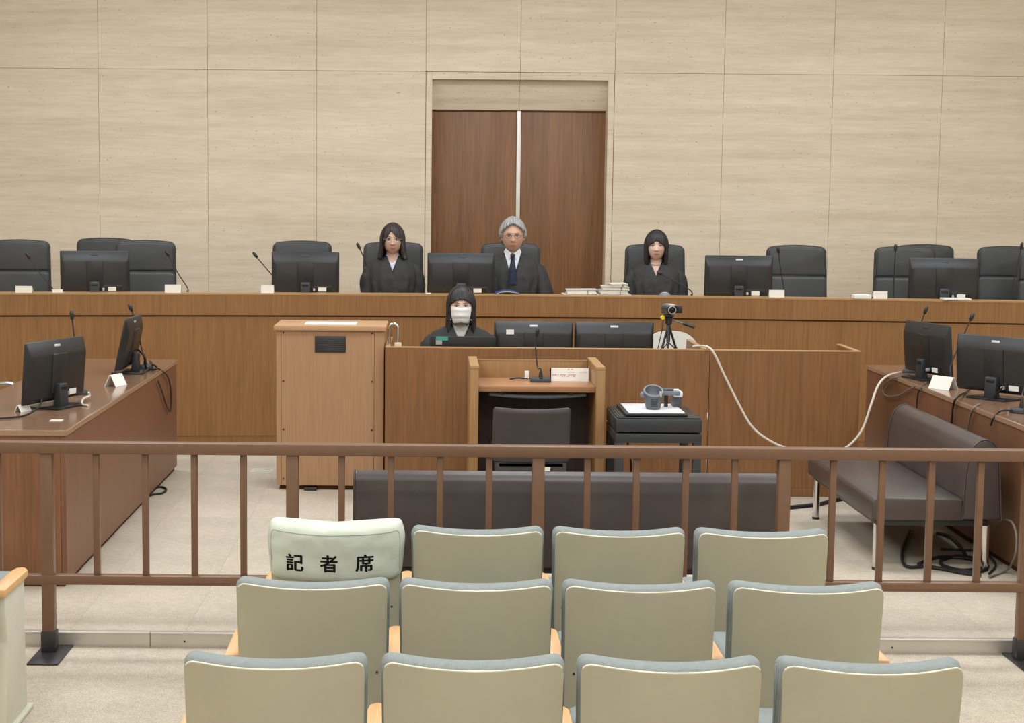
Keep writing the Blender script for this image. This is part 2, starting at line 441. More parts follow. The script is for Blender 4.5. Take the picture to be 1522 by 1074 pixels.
# ------------------------------------------------------------------ judges' bench
BC = 0.77
def arc(x): return 12.25 - .020 * (x - BC) ** 2
def sweep(x0, x1, dy0, dy1, z0, z1, n=36):
    bm = bmesh.new(); R = []
    for i in range(n + 1):
        x = x0 + (x1 - x0) * i / n; y = arc(x)
        R.append([(x, y + dy0, z0), (x, y + dy1, z0), (x, y + dy1, z1), (x, y + dy0, z1)])
    add_loft(bm, R); bmesh.ops.recalc_face_normals(bm, faces=bm.faces); return bm
bx0, bx1 = -4.7, 6.24
BTOP = 1.144
t = thing('judges_bench', 'long curved wooden judges\' bench across the room under the stone wall', 'bench')
def world_part(name, bm, mat, root, **k):
    bm.transform(Matrix.Translation(-Vector(root.location))); return obj(name, bm, mat, root, **k)
obj('front_band', sweep(bx0, bx1, 0, .03, .978, BTOP - .012), 'bench_band', t)
obj('shadow_groove', sweep(bx0, bx1, .012, .03, .964, .979), 'groove', t)
obj('front_panel', sweep(bx0, bx1, .008, .034, .06, .965), 'bench', t)
obj('plinth', sweep(bx0, bx1, .014, .05, 0, .062), 'bench', t)
obj('ledge', sweep(bx0, bx1, -.002, .15, BTOP - .012, BTOP), 'desk_edge', t)
obj('ledge_riser', sweep(bx0, bx1, .13, .15, 1.08, BTOP - .012), 'bench', t)
obj('worktop', sweep(bx0, bx1, .03, .31, 1.066, 1.094), 'desk_edge', t)
DESKZ = 1.094

# ------------------------------------------------------------------ clerk's desk (two units)
t = thing('clerk_desk', 'wide wooden clerk\'s desk with a plain front panel, right of the pale lectern', 'desk', (0, 0, 0))
CY = 10.14
def desk_unit(t, x0, x1, top, work, ends):
    obj('front_panel', box2((x0, CY, .05), (x1, CY + .03, top - .010), .002, 1), 'desk', t)
    obj('edging', box2((x0, CY - .001, top - .010), (x1, CY + .032, top), .002, 1), 'desk_edge', t)
    obj('plinth', box2((x0, CY - .004, 0), (x1, CY + .02, .05), .002, 1), 'desk', t)
    for x, d in ends:
        obj('side_panel', box2((x, CY + .032, 0), (x + .03, CY + d, top - .010), .002, 1), 'desk', t)
        obj('edging', box2((x - .001, CY + .032, top - .010), (x + .031, CY + d, top), .002, 1), 'desk_edge', t)
    if work: obj('worktop', box2((x0 + .03, CY + .032, .69), (x1 - .03, CY + .72, .72), .003), 'desk_edge', t)
desk_unit(t, -.287, 1.755, .937, True, ((-.287, .72), (1.725, .72)))
t = thing('desk_partition', 'low wooden partition continuing the clerk\'s desk toward the right-hand table', 'partition')
desk_unit(t, 1.764, 2.715, .934, False, ((2.685, .50),))

# ------------------------------------------------------------------ side tables
def side_table(name, label, xf, xb, y0, y1, H=.76):
    t = thing(name, label, 'table'); s = 1 if xf > xb else -1
    obj('tabletop', box2((xf, y0, H - .022), (xb, y1, H), .002, 1), 'table_top', t)
    obj('top_edge', box2((xf, y0 - .0, H - .026), (xf + s * .004, y1, H - .003)), 'table_edge', t)
    obj('top_edge', box2((min(xf, xb), y0 - .004, H - .026), (max(xf, xb), y0, H - .003)), 'table_edge', t)
    obj('front_panel', box2((xf - s * .003, y0 + .003, .03), (xf - s * .028, y1 - .003, H - .024), .001, 1), 'table_side', t)
    obj('end_panel', box2((xf - s * .029, y0 + .004, .03), (xb, y0 + .03, H - .024), .001, 1), 'table_front', t)
    obj('end_panel', box2((xf - s * .029, y1 - .03, .03), (xb, y1 - .004, H - .024), .001, 1), 'table_front', t)
    obj('plinth', box2((xf - s * .02, y0 + .015, 0), (xb + s * .02, y1 - .015, .03)), 'groove', t)
    return t
side_table('side_table', 'long wooden table at the left with two monitors, near the bench\'s left half', -1.732, -2.46, 7.60, 10.96)
side_table('side_table.001', 'long wooden table at the right behind the brown sofa, with two monitors', 2.985, 3.72, 7.25, 11.0)

# ------------------------------------------------------------------ lectern cabinet
LX0, LX1, LY, LH = -.983, -.297, 10.23, 1.058
t = thing('lectern', 'pale wooden cabinet lectern with a black vent plate, left of the clerk\'s desk', 'lectern', ((LX0 + LX1) / 2, LY, 0))
w = LX1 - LX0
obj('cabinet_body', box2((-w / 2, .012, .03), (w / 2, .44, LH - .03), .003), 'lectern', t)
obj('side_stile', box2((-w / 2, 0, .03), (-w / 2 + .03, .012, LH - .03), .001, 1), 'lectern', t)
obj('side_stile', box2((w / 2 - .06, 0, .03), (w / 2, .012, LH - .03), .001, 1), 'lectern', t)
obj('front_panel', box2((-w / 2 + .032, .001, .03), (w / 2 - .062, .012, LH - .03), .001, 1), 'lectern', t)
obj('top_board', box2((-w / 2 - .014, -.02, LH - .03), (w / 2 + .014, .46, LH), .004), 'lectern_top', t)
obj('plinth', box2((-w / 2 + .02, .03, .0), (w / 2 - .02, .42, .03)), 'groove', t)
bm = bmesh.new()
for sx in (-w / 2 + .045, w / 2 - .075):
    for px in (494, 566, 638, 711):
        z = at_y(417, px, LY).z
        add_lathe(bm, [(.006, 0), (.006, .002), (.003, .003)], 10, (sx, .001, z), Matrix.Rotation(PI / 2, 3, 'X'))
obj('screw', bm, 'groove', t, kind='stuff')
a, b = at_y(468, 499, LY), at_y(514, 524, LY)
vx0, vx1, vz0, vz1 = a.x - t.location.x, b.x - t.location.x, b.z, a.z
v = obj('vent_plate', prism([(vx0, vz0), (vx1, vz0), (vx1, vz1), (vx0, vz1)], 'Y', -.006, .004, .004), 'black', t)
bm = bmesh.new()
for k in range(7): add_box(bm, ((vx0 + vx1) / 2, -.006, vz0 + .016 + k * (vz1 - vz0 - .032) / 6), (vx1 - vx0 - .03, .004, .006), .001, 1)
obj('vent_slat', bm, 'darkgrey', v, kind='stuff')
a = at_y(478, 728, LY + .03)
for sx in (-w / 2 + .1 + .12, w / 2 - .1): obj('foot_pad', box((sx, -.004, .010), (.08, .05, .02), .004), 'steel', t)
o = tag(obj('paper_sheet', box((0, 0, .002), (.33, .21, .004)), 'white'), 'white sheet of paper lying on top of the pale lectern', 'paper')
o.location = (at_y(492, 475, LY + .15).x, LY + .18, LH)

# ------------------------------------------------------------------ witness stand and its chair
t = thing('witness_stand', 'open wooden witness stand with a shelf, in front of the clerk\'s desk', 'witness stand', (.6145, 9.2, 0))
hw = .3875
for s in (-1, 1):
    sp = obj('side_panel', box2((s * hw, 0, 0), (s * (hw - .05), .55, .91), .003), 'stand', t)
    obj('edging', box2((s * hw, -.002, .902), (s * (hw - .052), .55, .918), .002, 1), 'desk_edge', sp)
obj('back_panel', box2((-hw + .05, .52, .70), (hw - .05, .55, .905), .002), 'stand', t)
obj('edging', box2((-hw + .05, .518, .897), (hw - .05, .552, .905), .001, 1), 'desk_edge', t)
obj('shelf', box2((-hw + .05, .05, .762), (hw - .05, .52, .797), .004), 'stand_top', t)
obj('modesty_panel', box2((-hw + .05, .44, .03), (hw - .05, .46, .762)), 'stand_shaded', t)
r = obj('shelf_rail', tube(spline([(-.27, .12, .742), (-.1, .10, .732), (.1, .10, .732), (.29, .12, .742)], 6), .010, 8), 'grey', t)
for s in (-1, 1): obj('rail_bracket', box((s * .2, .11, .750), (.03, .03, .02), .003), 'darkgrey', r)

t = thing('witness_chair', 'dark brown padded chair pulled into the witness stand', 'chair', (at_y(790, 640, 8.95).x, 8.95, 0))
def chair_back(W, z0, z1, th, sag, lean):
    def f(u, v): 
        q = 2 * u - 1; return Vector((q * W / 2, -sag * (1 - q * q) - lean * v, z0 + (z1 - z0 - .012 * (1 - q * q) * (v > .9)) * v))
    def gg(u, v): return f(u, v) + Vector((0, th, 0))
    bm = sheet(f, 14, 8, gg); return bm
obj('backrest', chair_back(.435, .40, .72, .05, .025, .03), 'wchair', t, sub=1)
obj('seat', box((0, .27, .44), (.44, .44, .07), .025, 3), 'wchair', t)
obj('back_bracket', box((0, .02, .39), (.37, .03, .035), .006), 'darkgrey', t)
obj('care_label', box((.085, -.010, .368), (.045, .003, .022)), 'white', t)
for sx in (-.19, .19):
    for sy in (.06, .44): obj('leg', tube([(sx, sy, .42), (sx * 1.05, sy + (.02 if sy > .2 else -.02), 0)], .012), 'steel', t)
bm = box((0, .02, .20), (.4, .03, .36), .005)
obj('back_panel', box((0, .015, .33), (.40, .02, .14), .006), 'wchair', t)

# ------------------------------------------------------------------ evidence table and document camera
t = thing('equipment_table', 'black plastic equipment table beside the witness stand', 'table', (1.2735, 8.9, 0))
hw, D = .2405, .50
obj('top_tray', box2((-hw, 0, .585), (hw, D, .66), .008), 'darkgrey', t)
obj('top_surface', box2((-hw + .008, .008, .66), (hw - .008, D - .008, .668), .003), 'black', t)
obj('apron', box2((-hw, .002, .525), (hw, D, .578), .004), 'darkgrey', t)
for k in range(3):
    obj('groove_strip', box2((-hw + .02 + k * .016, .02, .668), (-hw + .028 + k * .016, D - .02, .671)), 'darkgrey', t)
for sx in (-1, 1):
    for y in (.022, D - .022):
        obj('leg', prism([(sx * hw, .005 + y - .022), (sx * (hw - .048), .005 + y - .022), (sx * (hw - .048), y + .017), (sx * hw, y + .017)], 'Z', 0, .53, .005), 'darkgrey', t)
obj('lower_shelf', box2((-hw + .01, .01, .16), (hw - .01, D - .01, .20), .006), 'darkgrey', t)
t = thing('document_camera', 'grey document camera with a white lit plate, on the black equipment table', 'document camera', (1.2735, 8.93, .671))
obj('base', box2((-.185, .0, 0), (.165, .43, .016), .005), 'black', t)
obj('white_plate', box2((-.165, .012, .016), (.148, .40, .022), .002), 'platen', t)
cx = at_y(971, 590, 9.08).x - t.location.x
bm = bmesh.new()
tilt = Matrix.Rotation(.30, 3, 'X')
n = 28
prof = [(.034, .022), (.043, .03), (.047, .06), (.052, .10), (.056, .115), (.056, .125), (.047, .125), (.044, .10), (.03, .085)]
add_lathe(bm, prof, n, (cx, .15, 0), None)
for v in bm.verts:                                    # the head's top ring tips towards the front
    if v.co.z > .05:
        k = (v.co.z - .05); v.co.z += k * (v.co.y - .15) * 6.5
hd = obj('camera_head', bm, 'midgrey', t, 50)
obj('head_ring', tube([(cx + .052 * math.cos(a), .15 + .052 * math.sin(a), .125 + .075 * .052 * math.sin(a) * 6.5) for a in [2 * PI * k / 28 for k in range(28)]], .006, 8, closed=True), 'grey', hd)
obj('lens', ellipsoid(bmesh.new(), (cx, .155, .088), (.03, .03, .01)), 'screen', hd)
bm = bmesh.new()
for k in range(5): add_box(bm, (cx, .15 - .049 - .0003 * k, .045 + k * .012), (.04, .003, .004), .001, 1)
obj('cooling_rib', bm, 'black', hd, kind='stuff')
obj('side_knob', add_lathe(bmesh.new(), [(.012, 0), (.015, .005), (.015, .02), (.01, .025)], 14, (cx - .05, .15, .105), Matrix.Rotation(-PI / 2, 3, 'Y')), 'grey', t)
ar = obj('arm', box2((cx + .045, .165, .098), (cx + .155, .215, .122), .006), 'grey', t)
obj('arm_lever', box((cx + .035, .11, .112), (.014, .014, .03), .003), 'silver', ar)
obj('upper_arm', box2((cx + .05, .175, .122), (cx + .12, .215, .136), .004), 'midgrey', ar)
cb = obj('column_box', box2((cx + .13, .25, .016), (cx + .175, .36, .105), .006), 'midgrey', t)
obj('column_cap', box2((cx + .125, .20, .085), (cx + .175, .35, .115), .006), 'platen', cb)
obj('column_joint', tube([(cx + .09, .27, .016), (cx + .09, .27, .1)], .012, 10), 'black', t)

# ------------------------------------------------------------------ sofas
def sofa_profile():          # cross-section (depth from the seat front, height)
    back = [(.46, .27), (.47, .52), (.485, .60), (.505, .65), (.535, .677), (.565, .685), (.595, .675), (.62, .65), (.635, .60), (.66, .27)]
    return back
def sofa(name, label, loc, rz, Ln):
    t = thing(name, label, 'sofa', loc, rz)
    h = Ln / 2
    obj('seat_cushion', prism([(0, .265), (0, .355), (.012, .375), (.04, .382), (.46, .376), (.46, .265)], 'X', -h, h, .006, 2), 'sofa', t, 55)
    obj('seat_frame', box2((-h + .02, .03, .235), (h - .02, .60, .265), .003), 'black', t)
    b = obj('backrest', prism(sofa_profile(), 'X', -h, h, .012, 3), 'sofa2', t, 55)
    for s in (-1, 1):
        pts = [(s * h, y, z) for y, z in sofa_profile()]
        obj('piping', tube(pts, .0035, 6), 'sofa', b)
    for sx in (-h + .05, h - .05):
        for sy in (.045, .60):
            l = obj('leg', tube([(sx, sy, .24), (sx, sy, .014)], .020, 14), 'chrome', t)
            obj('foot', add_lathe(bmesh.new(), [(.021, 0), (.021, .014), (.018, .016)], 14, (sx, sy, 0)), 'black', l)
    return t
s_ = sofa('sofa', 'long dark brown leather sofa seen from behind through the railing', (.600, 7.575, 0), 0, 1.86)
s_.rotation_euler.z = PI
sofa('sofa.001', 'shorter brown leather sofa with chrome legs along the right table', (2.245, 8.775, 0), -PI / 2, 1.40)

# ------------------------------------------------------------------ railing
RY = 6.705
t = thing('railing', 'brown painted railing with balusters behind the spectator seats', 'railing')
px0, pstep = .4565, 1.0325
obj('top_rail', box2((-3.68, RY - .032, .797), (4.62, RY + .032, .845), .003, 2), 'rail', t)
obj('bottom_rail', box2((-3.68, RY - .026, .238), (4.62, RY + .026, .278), .005), 'rail', t)
for k in range(-4, 5):
    x = px0 + k * pstep
    if -3.7 < x < 4.7:
        p = obj('post', box2((x - .026, RY - .024, -.052), (x + .026, RY + .024, .797), .004), 'rail', t)
        obj('post_sleeve', box2((x - .031, RY - .029, -.052), (x + .031, RY + .029, .035), .003), 'steel', p)
        obj('base_plate', box2((x - .05, RY - .20, -.06), (x + .08, RY + .09, -.052), .002), 'steel', p)
bal = None
for k in range(-20, 21):
    x = px0 + k * pstep / 5
    if k % 5 == 0 or not (-3.6 < x < 4.55): continue
    if bal is None: bal = obj('baluster', box((0, 0, 0), (.027, .027, .519), .003), 'rail', t); bal.location = (x, RY, .5375)
    else: instance('baluster', bal.data, t, (x, RY, .5375))

# ------------------------------------------------------------------ spectator seats
SW, SAG, SZ0, SZ1 = .452, .064, .27, .725
def seat_xz(u, v, grow=0.0, zg=0.0, r=.032):
    W2 = SW / 2 + grow; x = (2 * u - 1) * W2 * (.97 + .03 * v); z = SZ0 + (SZ1 + zg - SZ0) * v
    dx, dz = abs(x) - (W2 * (.97 + .03 * v) - r), z - (SZ1 + zg - r)
    if dx > 0 and dz > 0:
        m = max(dx, dz) / math.hypot(dx, dz); x = math.copysign(abs(x) - dx + dx * m, x); z = z - dz + dz * m
    z -= .007 * (1 - (2 * u - 1) ** 2) * v ** 6
    return x, z
def seat_y(x, z): return -SAG * (1 - (2 * x / SW) ** 2) - .05 * (z - SZ0) / (SZ1 - SZ0)
def seat_surf(off, grow, zg, zlow=0.0):
    def f(u, v):
        v = zlow + (1 - zlow) * v
        x, z = seat_xz(u, v, grow, zg); return Vector((x, seat_y(x, z) + off, z))
    return f
UU = [0, .02, .05, .09, .16, .24, .32, .4, .5, .6, .68, .76, .84, .91, .95, .98, 1]
VV = [0, .15, .3, .5, .7, .85, .93, .955, .975, .99, 1]
def us(f): return lambda i, j: f(UU[round(i * 16)], VV[round(j * 10)])
def make_seat():
    t = thing('spectator_seat', 'seat', 'seat')
    sh = obj('seat_shell', sheet(us(seat_surf(0, 0, 0)), 16, 10, us(seat_surf(.012, 0, 0))), 'olive', t, 50)
    pts = []
    for i in range(8, 11): x, z = seat_xz(0, VV[i]); pts.append((x, seat_y(x, z) + .004, z))
    for u in UU[1:-1]: x, z = seat_xz(u, 1); pts.append((x, seat_y(x, z) + .004, z))
    for i in range(10, 7, -1): x, z = seat_xz(1, VV[i]); pts.append((x, seat_y(x, z) + .004, z))
    obj('shell_edge', tube(pts, .0032, 6), 'cream', sh)
    bm = bmesh.new()
    R = []
    for off, grow, zg in ((.013, -.004, -.004), (.018, .003, .004), (.045, .007, .010), (.078, .005, .008), (.096, -.006, -.004), (.101, -.03, -.03)):
        f = seat_surf(off, grow, zg, .0)
        ring = [f(0, v) for v in VV] + [f(u, 1) for u in UU[1:-1]] + [f(1, v) for v in VV[::-1]] + [f(u, 0) for u in UU[-2:0:-1]]
        R.append(ring)
    add_loft(bm, R); bmesh.ops.recalc_face_normals(bm, faces=bm.faces)
    obj('back_cushion', bm, 'cushion', t, 60)
    obj('seat_cushion', box((0, .31, .40), (.43, .42, .08), .03, 3), 'cushion', t)
    obj('seat_pan', box((0, .30, .345), (.40, .38, .03), .008), 'olive', t)
    bm = bmesh.new()
    for s in (-1, 1): add_lathe(bm, [(.004, 0), (.004, .0015), (.002, .003)], 10, (s * (SW / 2 - .03), seat_y(SW / 2 - .03, .45) - .0005, .45), Matrix.Rotation(PI / 2, 3, 'X'))
    obj('shell_screw', bm, 'steel', sh, kind='stuff')
    return t
def arm_bms():
    cap = prism([(-.030, .03), (-.030, .33), (-.022, .375), (-.005, .39), (.012, .385), (.030, .35), (.030, .03)], 'Z', .452, .480, .006, 2)
    pan = prism([(.05, -.055), (.36, -.055), (.34, .27), (.345, .451), (.06, .451), (.10, .27)], 'X', -.017, .017, .004)
    foot = box((0, .205, -.05), (.07, .36, .016), .004)
    return cap, pan, foot
_arm_me = None
def add_arm(t, x):
    global _arm_me
    if _arm_me is None:
        c, p, f = arm_bms()
        ac = obj('armrest', c, 'arm', t); ap = obj('arm_panel', p, 'offwhite', t); af = obj('floor_foot', f, 'offwhite', t)
        _arm_me = (ac.data, ap.data, af.data); ac.location.x = ap.location.x = af.location.x = x
    else:
        for n, me in zip(('armrest', 'arm_panel', 'floor_foot'), _arm_me): instance(n, me, t, (x, 0, 0))
proto = make_seat()
first_used = False
ORD = ('first', 'second', 'third', 'fourth'); ROWN = ('nearest row', 'middle row', 'row against the railing')
EDGES = (((272, 543), (570, 838), (864, 1133), (1158, 1441)), ((352, 575), (597, 820), (841, 1065), (1086, 1320)), ((404, 594), (615, 806), (826, 1018), (1038, 1233)))
ROWY = (985, 868, 787)
SEATS = {}
for r in range(3):
    cs = [at_z((a + b) / 2, ROWY[r] + 0.0085 * ((a + b) / 2 - 640) + 1, .735) for a, b in EDGES[r]]
    y = sum(c.y for c in cs) / 4
    pitch = (cs[3].x - cs[0].x) / 3
    for k in range(4):
        loc = (at_y((EDGES[r][k][0] + EDGES[r][k][1]) / 2, ROWY[r], y + .05).x, y + .10, 0)
        lab = f'olive backed spectator seat, {ORD[k]} from the left in the {ROWN[r]}'
        if (r, k) == (2, 0): lab = 'spectator seat wearing the pale green lettered cover, by the railing'
        if not first_used:
            t = proto; t.location = loc; t['label'] = lab; t['group'] = 'rows of spectator seats'; first_used = True
            base_children = list(t.children)
        else:
            t = bpy.data.objects.new('spectator_seat', None); COL.objects.link(t); t.location = loc
            t['label'] = lab; t['category'] = 'seat'; t['group'] = 'rows of spectator seats'
            for ch in base_children:
                c = ch.copy(); COL.objects.link(c); c.parent = t
                for gch in ch.children:
                    d = gch.copy(); COL.objects.link(d); d.parent = c
        SEATS[(r, k)] = t
    for k in range(4):
        add_arm(SEATS[(r, k)], pitch / 2)
        if k == 0: add_arm(SEATS[(r, k)], -pitch / 2)
t = bpy.data.objects.new('spectator_seat', None); COL.objects.link(t)
t.location = (-1.53 - .255, SEATS[(2, 0)].location.y, 0)
t['label'] = 'seat across the aisle at far left, only its wooden armrest and pale panel in view'; t['category'] = 'seat'; t['group'] = 'rows of spectator seats'
for ch in base_children:
    c = ch.copy(); COL.objects.link(c); c.parent = t
    for gch in ch.children:
        d = gch.copy(); COL.objects.link(d); d.parent = c
add_arm(t, .255)

# the lettered cover over the first seat by the railing
S = SEATS[(2, 0)]
t = thing('seat_cover', 'pale green cloth cover with black lettering over a seat back', 'seat cover', S.location)
CW = .472
def cov_y(x, z): return -SAG * (1 - (2 * x / CW) ** 2) - .05 * (z - SZ0) / (SZ1 - SZ0) - .020
def cov_ring(z, w, d0, d1, lift=0.0):
    P = []; n = 24
    nz = lambda x, y: .008 * noise.noise(Vector((x * 12 + z * 18, y * 9, z * 26 - x * 16)))
    for i in range(n + 1):
        q = -1 + 2 * i / n; x = q * w / 2; e = max(0, abs(q) - .93) / .07
        y = cov_y(x, z) + d0 + e * e * .02
        P.append(Vector((x, y + nz(x, 0), z + lift * (1 - q * q))))
    for i in range(n + 1):
        q = 1 - 2 * i / n; x = q * w / 2; e = max(0, abs(q) - .93) / .07
        y = cov_y(x, z) + d1 - e * e * .03
        P.append(Vector((x, y + nz(x, 3), z + lift * (1 - q * q))))
    return P
bm = bmesh.new()
R = [cov_ring(.545, .458, .006, .12), cov_ring(.57, .464, 0, .14), cov_ring(.60, .470, -.004, .142), cov_ring(.63, .475, -.002, .143), cov_ring(.66, .480, -.004, .145), cov_ring(.685, .484, -.004, .147), cov_ring(.707, .482, -.003, .147),
     cov_ring(.725, .474, 0, .144, -.003), cov_ring(.742, .466, .008, .138, -.009), cov_ring(.755, .452, .024, .124, -.013), cov_ring(.760, .43, .05, .095, -.013)]
add_loft(bm, R); bmesh.ops.recalc_face_normals(bm, faces=bm.faces)
cb = obj('cloth_bag', bm, 'cover', t, 75, sub=1)
pts = [(-.232, cov_y(-.232, .6) - .001, .59), (-.234, cov_y(-.234, .7) - .003, .695)] + [(q * .226, cov_y(q * .226, .727) - .002, .727 - .006 * (1 - q * q)) for q in [-1 + k / 10 for k in range(21)]] + [(.234, cov_y(.234, .7) - .003, .695), (.232, cov_y(.232, .6) - .001, .59)]
SEAM = pts
def text_mesh(body, size, offset=0.0, space=1.0):
    c = bpy.data.curves.new('t', 'FONT'); c.body = body; c.size = size; c.offset = offset; c.space_character = space
    c.align_x = 'CENTER'; c.align_y = 'CENTER'
    o = bpy.data.objects.new('t', c); COL.objects.link(o)
    dg = bpy.context.evaluated_depsgraph_get(); dg.update()
    me = bpy.data.meshes.new_from_object(o.evaluated_get(dg))
    bm = bmesh.new(); bm.from_mesh(me); bpy.data.objects.remove(o); bpy.data.meshes.remove(me)
    return bm
from mathutils.bvhtree import BVHTree
_dg = bpy.context.evaluated_depsgraph_get(); _dg.update()
cov_bvh = BVHTree.FromObject(cb, _dg)
pts = []
for q in spline(SEAM, 3):
    q = Vector((q[0] * .955, q[1], q[2])); h_ = cov_bvh.ray_cast(Vector((q.x, -1, q.z)), Vector((0, 1, 0)))[0]
    if h_: pts.append(Vector((q.x, h_.y - .0006, q.z)))
obj('seam', tube(pts, .0013, 5), 'file_c', cb)
for ch, px in zip('記者席', (437, 488.5, 541.5)):
    bm = bmesh.new()
    for ox, oz in ((-.0019, 0), (-.0007, .0006), (.0007, -.0006), (.0019, 0), (0, .0012), (0, -.0012)):      # heavy strokes
        tb = text_mesh(ch, .0645); merge(bm, tb, Matrix.Translation((ox, oz, 0)))
    bmesh.ops.triangulate(bm, faces=bm.faces); bmesh.ops.subdivide_edges(bm, edges=bm.edges, cuts=2, use_grid_fill=True)
    c = at_y(px, 838, S.location.y - .13)
    xs = [v.co.x for v in bm.verts]; ys = [v.co.y for v in bm.verts]; mx, my = (min(xs) + max(xs)) / 2, (min(ys) + max(ys)) / 2
    for v in bm.verts:
        x, z = v.co.x - mx + c.x - S.location.x, (v.co.y - my) + c.z
        hit = cov_bvh.ray_cast(Vector((x, -1, z)), Vector((0, 1, 0)))[0]; v.co = Vector((x, (hit.y if hit else cov_y(x, z)) - .0012, z))
    obj('lettering', bm, 'ink', cb)

# ------------------------------------------------------------------ monitors
def make_monitor(label, loc, rz, tilt=4, badge='silver', stickers=True):
    t = thing('monitor', label, 'monitor', loc, rz, 'flat computer monitors')
    W, H, z0 = .515, .325, .032
    T = Matrix.Translation((0, .01, z0 + H / 2)) @ Matrix.Rotation(math.radians(tilt), 4, 'X') @ Matrix.Translation((0, 0, -z0 - H / 2))
    def P(name, bm, mat, parent=t, **k):
        bm.transform(T); return obj(name, bm, mat, parent, **k)
    def rr(w, h, zc, r, y):
        pts = []
        for cx, cz, a0 in ((w / 2 - r, h / 2 - r, 0), (-w / 2 + r, h / 2 - r, 90), (-w / 2 + r, -h / 2 + r, 180), (w / 2 - r, -h / 2 + r, 270)):
            for a in (0, 45, 90):
                q = math.radians(a0 + a); pts.append((cx + r * math.cos(q), y, zc + cz + r * math.sin(q)))
        return pts
    zc = z0 + H / 2
    bm = bmesh.new()
    add_loft(bm, [rr(W, H, zc, .008, .0), rr(W, H, zc, .008, -.008), rr(W - .006, H - .006, zc, .008, -.011), rr(W - .022, H - .075, zc - .026, .016, -.038), rr(W - .05, H - .11, zc - .022, .02, -.043)])
    bmesh.ops.recalc_face_normals(bm, faces=bm.faces)
    hs = P('housing', bm, 'black', ang=60)
    P('screen', box((0, .001, zc), (W - .03, .004, H - .035), .001, 1), 'screen', hs)
    P('mount_panel', box((0, -.044, zc - .01), (.125, .012, .21), .005), 'black', hs)
    P('logo_badge', box((0, -.0215, z0 + H - .028), (.052, .006, .014), .002, rot=Matrix.Rotation(-.42, 3, 'X')), badge, hs)
    P('port_recess', box((.10, -.040, z0 + .045), (.20, .012, .05), .004), 'blackg', hs)
    if stickers:
        P('sticker', box((-W / 2 + .055, -.0375, z0 + .042), (.052, .006, .030)), 'white', hs)
        P('sticker', box((W / 2 - .13, -.047, z0 + .042), (.062, .003, .030)), 'white', hs)
        P('plug', box((.065, -.058, z0 + .04), (.016, .025, .02), .003), 'silver', hs)
    nk = obj('stand_neck', prism([(-.062, .125), (-.032, .13), (-.015, .01), (-.066, .01)], 'X', -.036, .036, .005), 'darkgrey', t)
    obj('cable_slot', box((0, -.064, .105), (.05, .006, .018), .003), 'blackg', nk)
    obj('stand_base', box((0, -.01, .006), (.25, .20, .012), .005), 'blackg', t)
    return t
def bench_mon(px, label, badge):
    x = at_y(px, 405, 12.42).x; y = arc(x) + .17
    return make_monitor(label, (x, y, DESKZ), -math.atan((x - BC) / 25), 3, badge)
bench_mon(150, 'bench monitor standing among three empty leather chairs, left end of the bench', 'darkgrey')
bench_mon(455, 'bench monitor in front of the lone empty chair left of the bespectacled woman', 'darkgrey')
bench_mon(685, 'bench monitor between the long-haired woman and the grey-haired man, above the masked clerk', 'darkgrey')
bench_mon(1096, 'bench monitor with a silver badge, right of the bobbed woman judge', 'silver')
bench_mon(1391, 'bench monitor at the right end of the bench, before two overlapping chairs', 'darkgrey')
CDZ = .72
for px, lab in ((793, 'monitor on the clerk\'s desk right beside the masked clerk'), (912.5, 'monitor on the clerk\'s desk next to the tripod camcorder')):
    x = at_y(px, 495, 10.5).x
    m_ = make_monitor(lab, (x, 10.50, CDZ), 0, 3, 'silver', False)
    if px < 850:
        obj('sticker', box((-.155, -.040, .29), (.05, .006, .03)), 'white', m_)
def tab_mon(px, py, z, ang, lab, badge='silver', tilt=5):
    p = at_z(px, py, z); return make_monitor(lab, (p.x, p.y, z), math.radians(ang), tilt, badge)
TZ = .76
ML1 = tab_mon(81, 604, TZ, 68, 'monitor on the left table\'s near half, back turned')
ML2 = tab_mon(192, 553, TZ, 90, 'monitor seen almost edge-on at the left table\'s far end', tilt=12)
MR1 = tab_mon(1378, 563, TZ, -76, 'monitor at the right table\'s far end, behind the sofa back', 'darkgrey')
MR2 = tab_mon(1480, 592, TZ, -52, 'monitor nearest on the right table, its edge cut by the frame')

# ------------------------------------------------------------------ leather bench chairs
def rpoly(w0, w1, z0, z1, r, bow=.012, n=6):
    P = [(-w0 / 2, z0), (w0 / 2, z0)]
    for i in range(n + 1):
        a = PI / 2 * i / n; P.append((w1 / 2 - r + r * math.cos(a), z1 - r + r * math.sin(a)))
    for k in (.38, .2, 0, -.2, -.38): P.append((k * (w1 - 2 * r), z1 + bow * (1 - 4 * k * k)))
    for i in range(n + 1):
        a = PI / 2 + PI / 2 * i / n; P.append((-w1 / 2 + r + r * math.cos(a), z1 - r + r * math.sin(a)))
    return P
def rslab(w0, w1, z0, z1, r, bow, y0, y1, bev, seg=4):
    def ring(d, y): return [(x, y, z) for x, z in rpoly(w0 - 2 * d, w1 - 2 * d, z0 + d, z1 - d, max(r - d, .006), bow)]
    R = [ring(bev * (1 - math.sin(PI / 2 * k / seg)), y0 + bev * (1 - math.cos(PI / 2 * k / seg))) for k in range(seg + 1)]
    R += [ring(bev * (1 - math.cos(PI / 2 * k / seg)), y1 - bev + bev * math.sin(PI / 2 * k / seg)) for k in range(seg + 1)]
    bm = bmesh.new(); add_loft(bm, R); bmesh.ops.recalc_face_normals(bm, faces=bm.faces); return bm
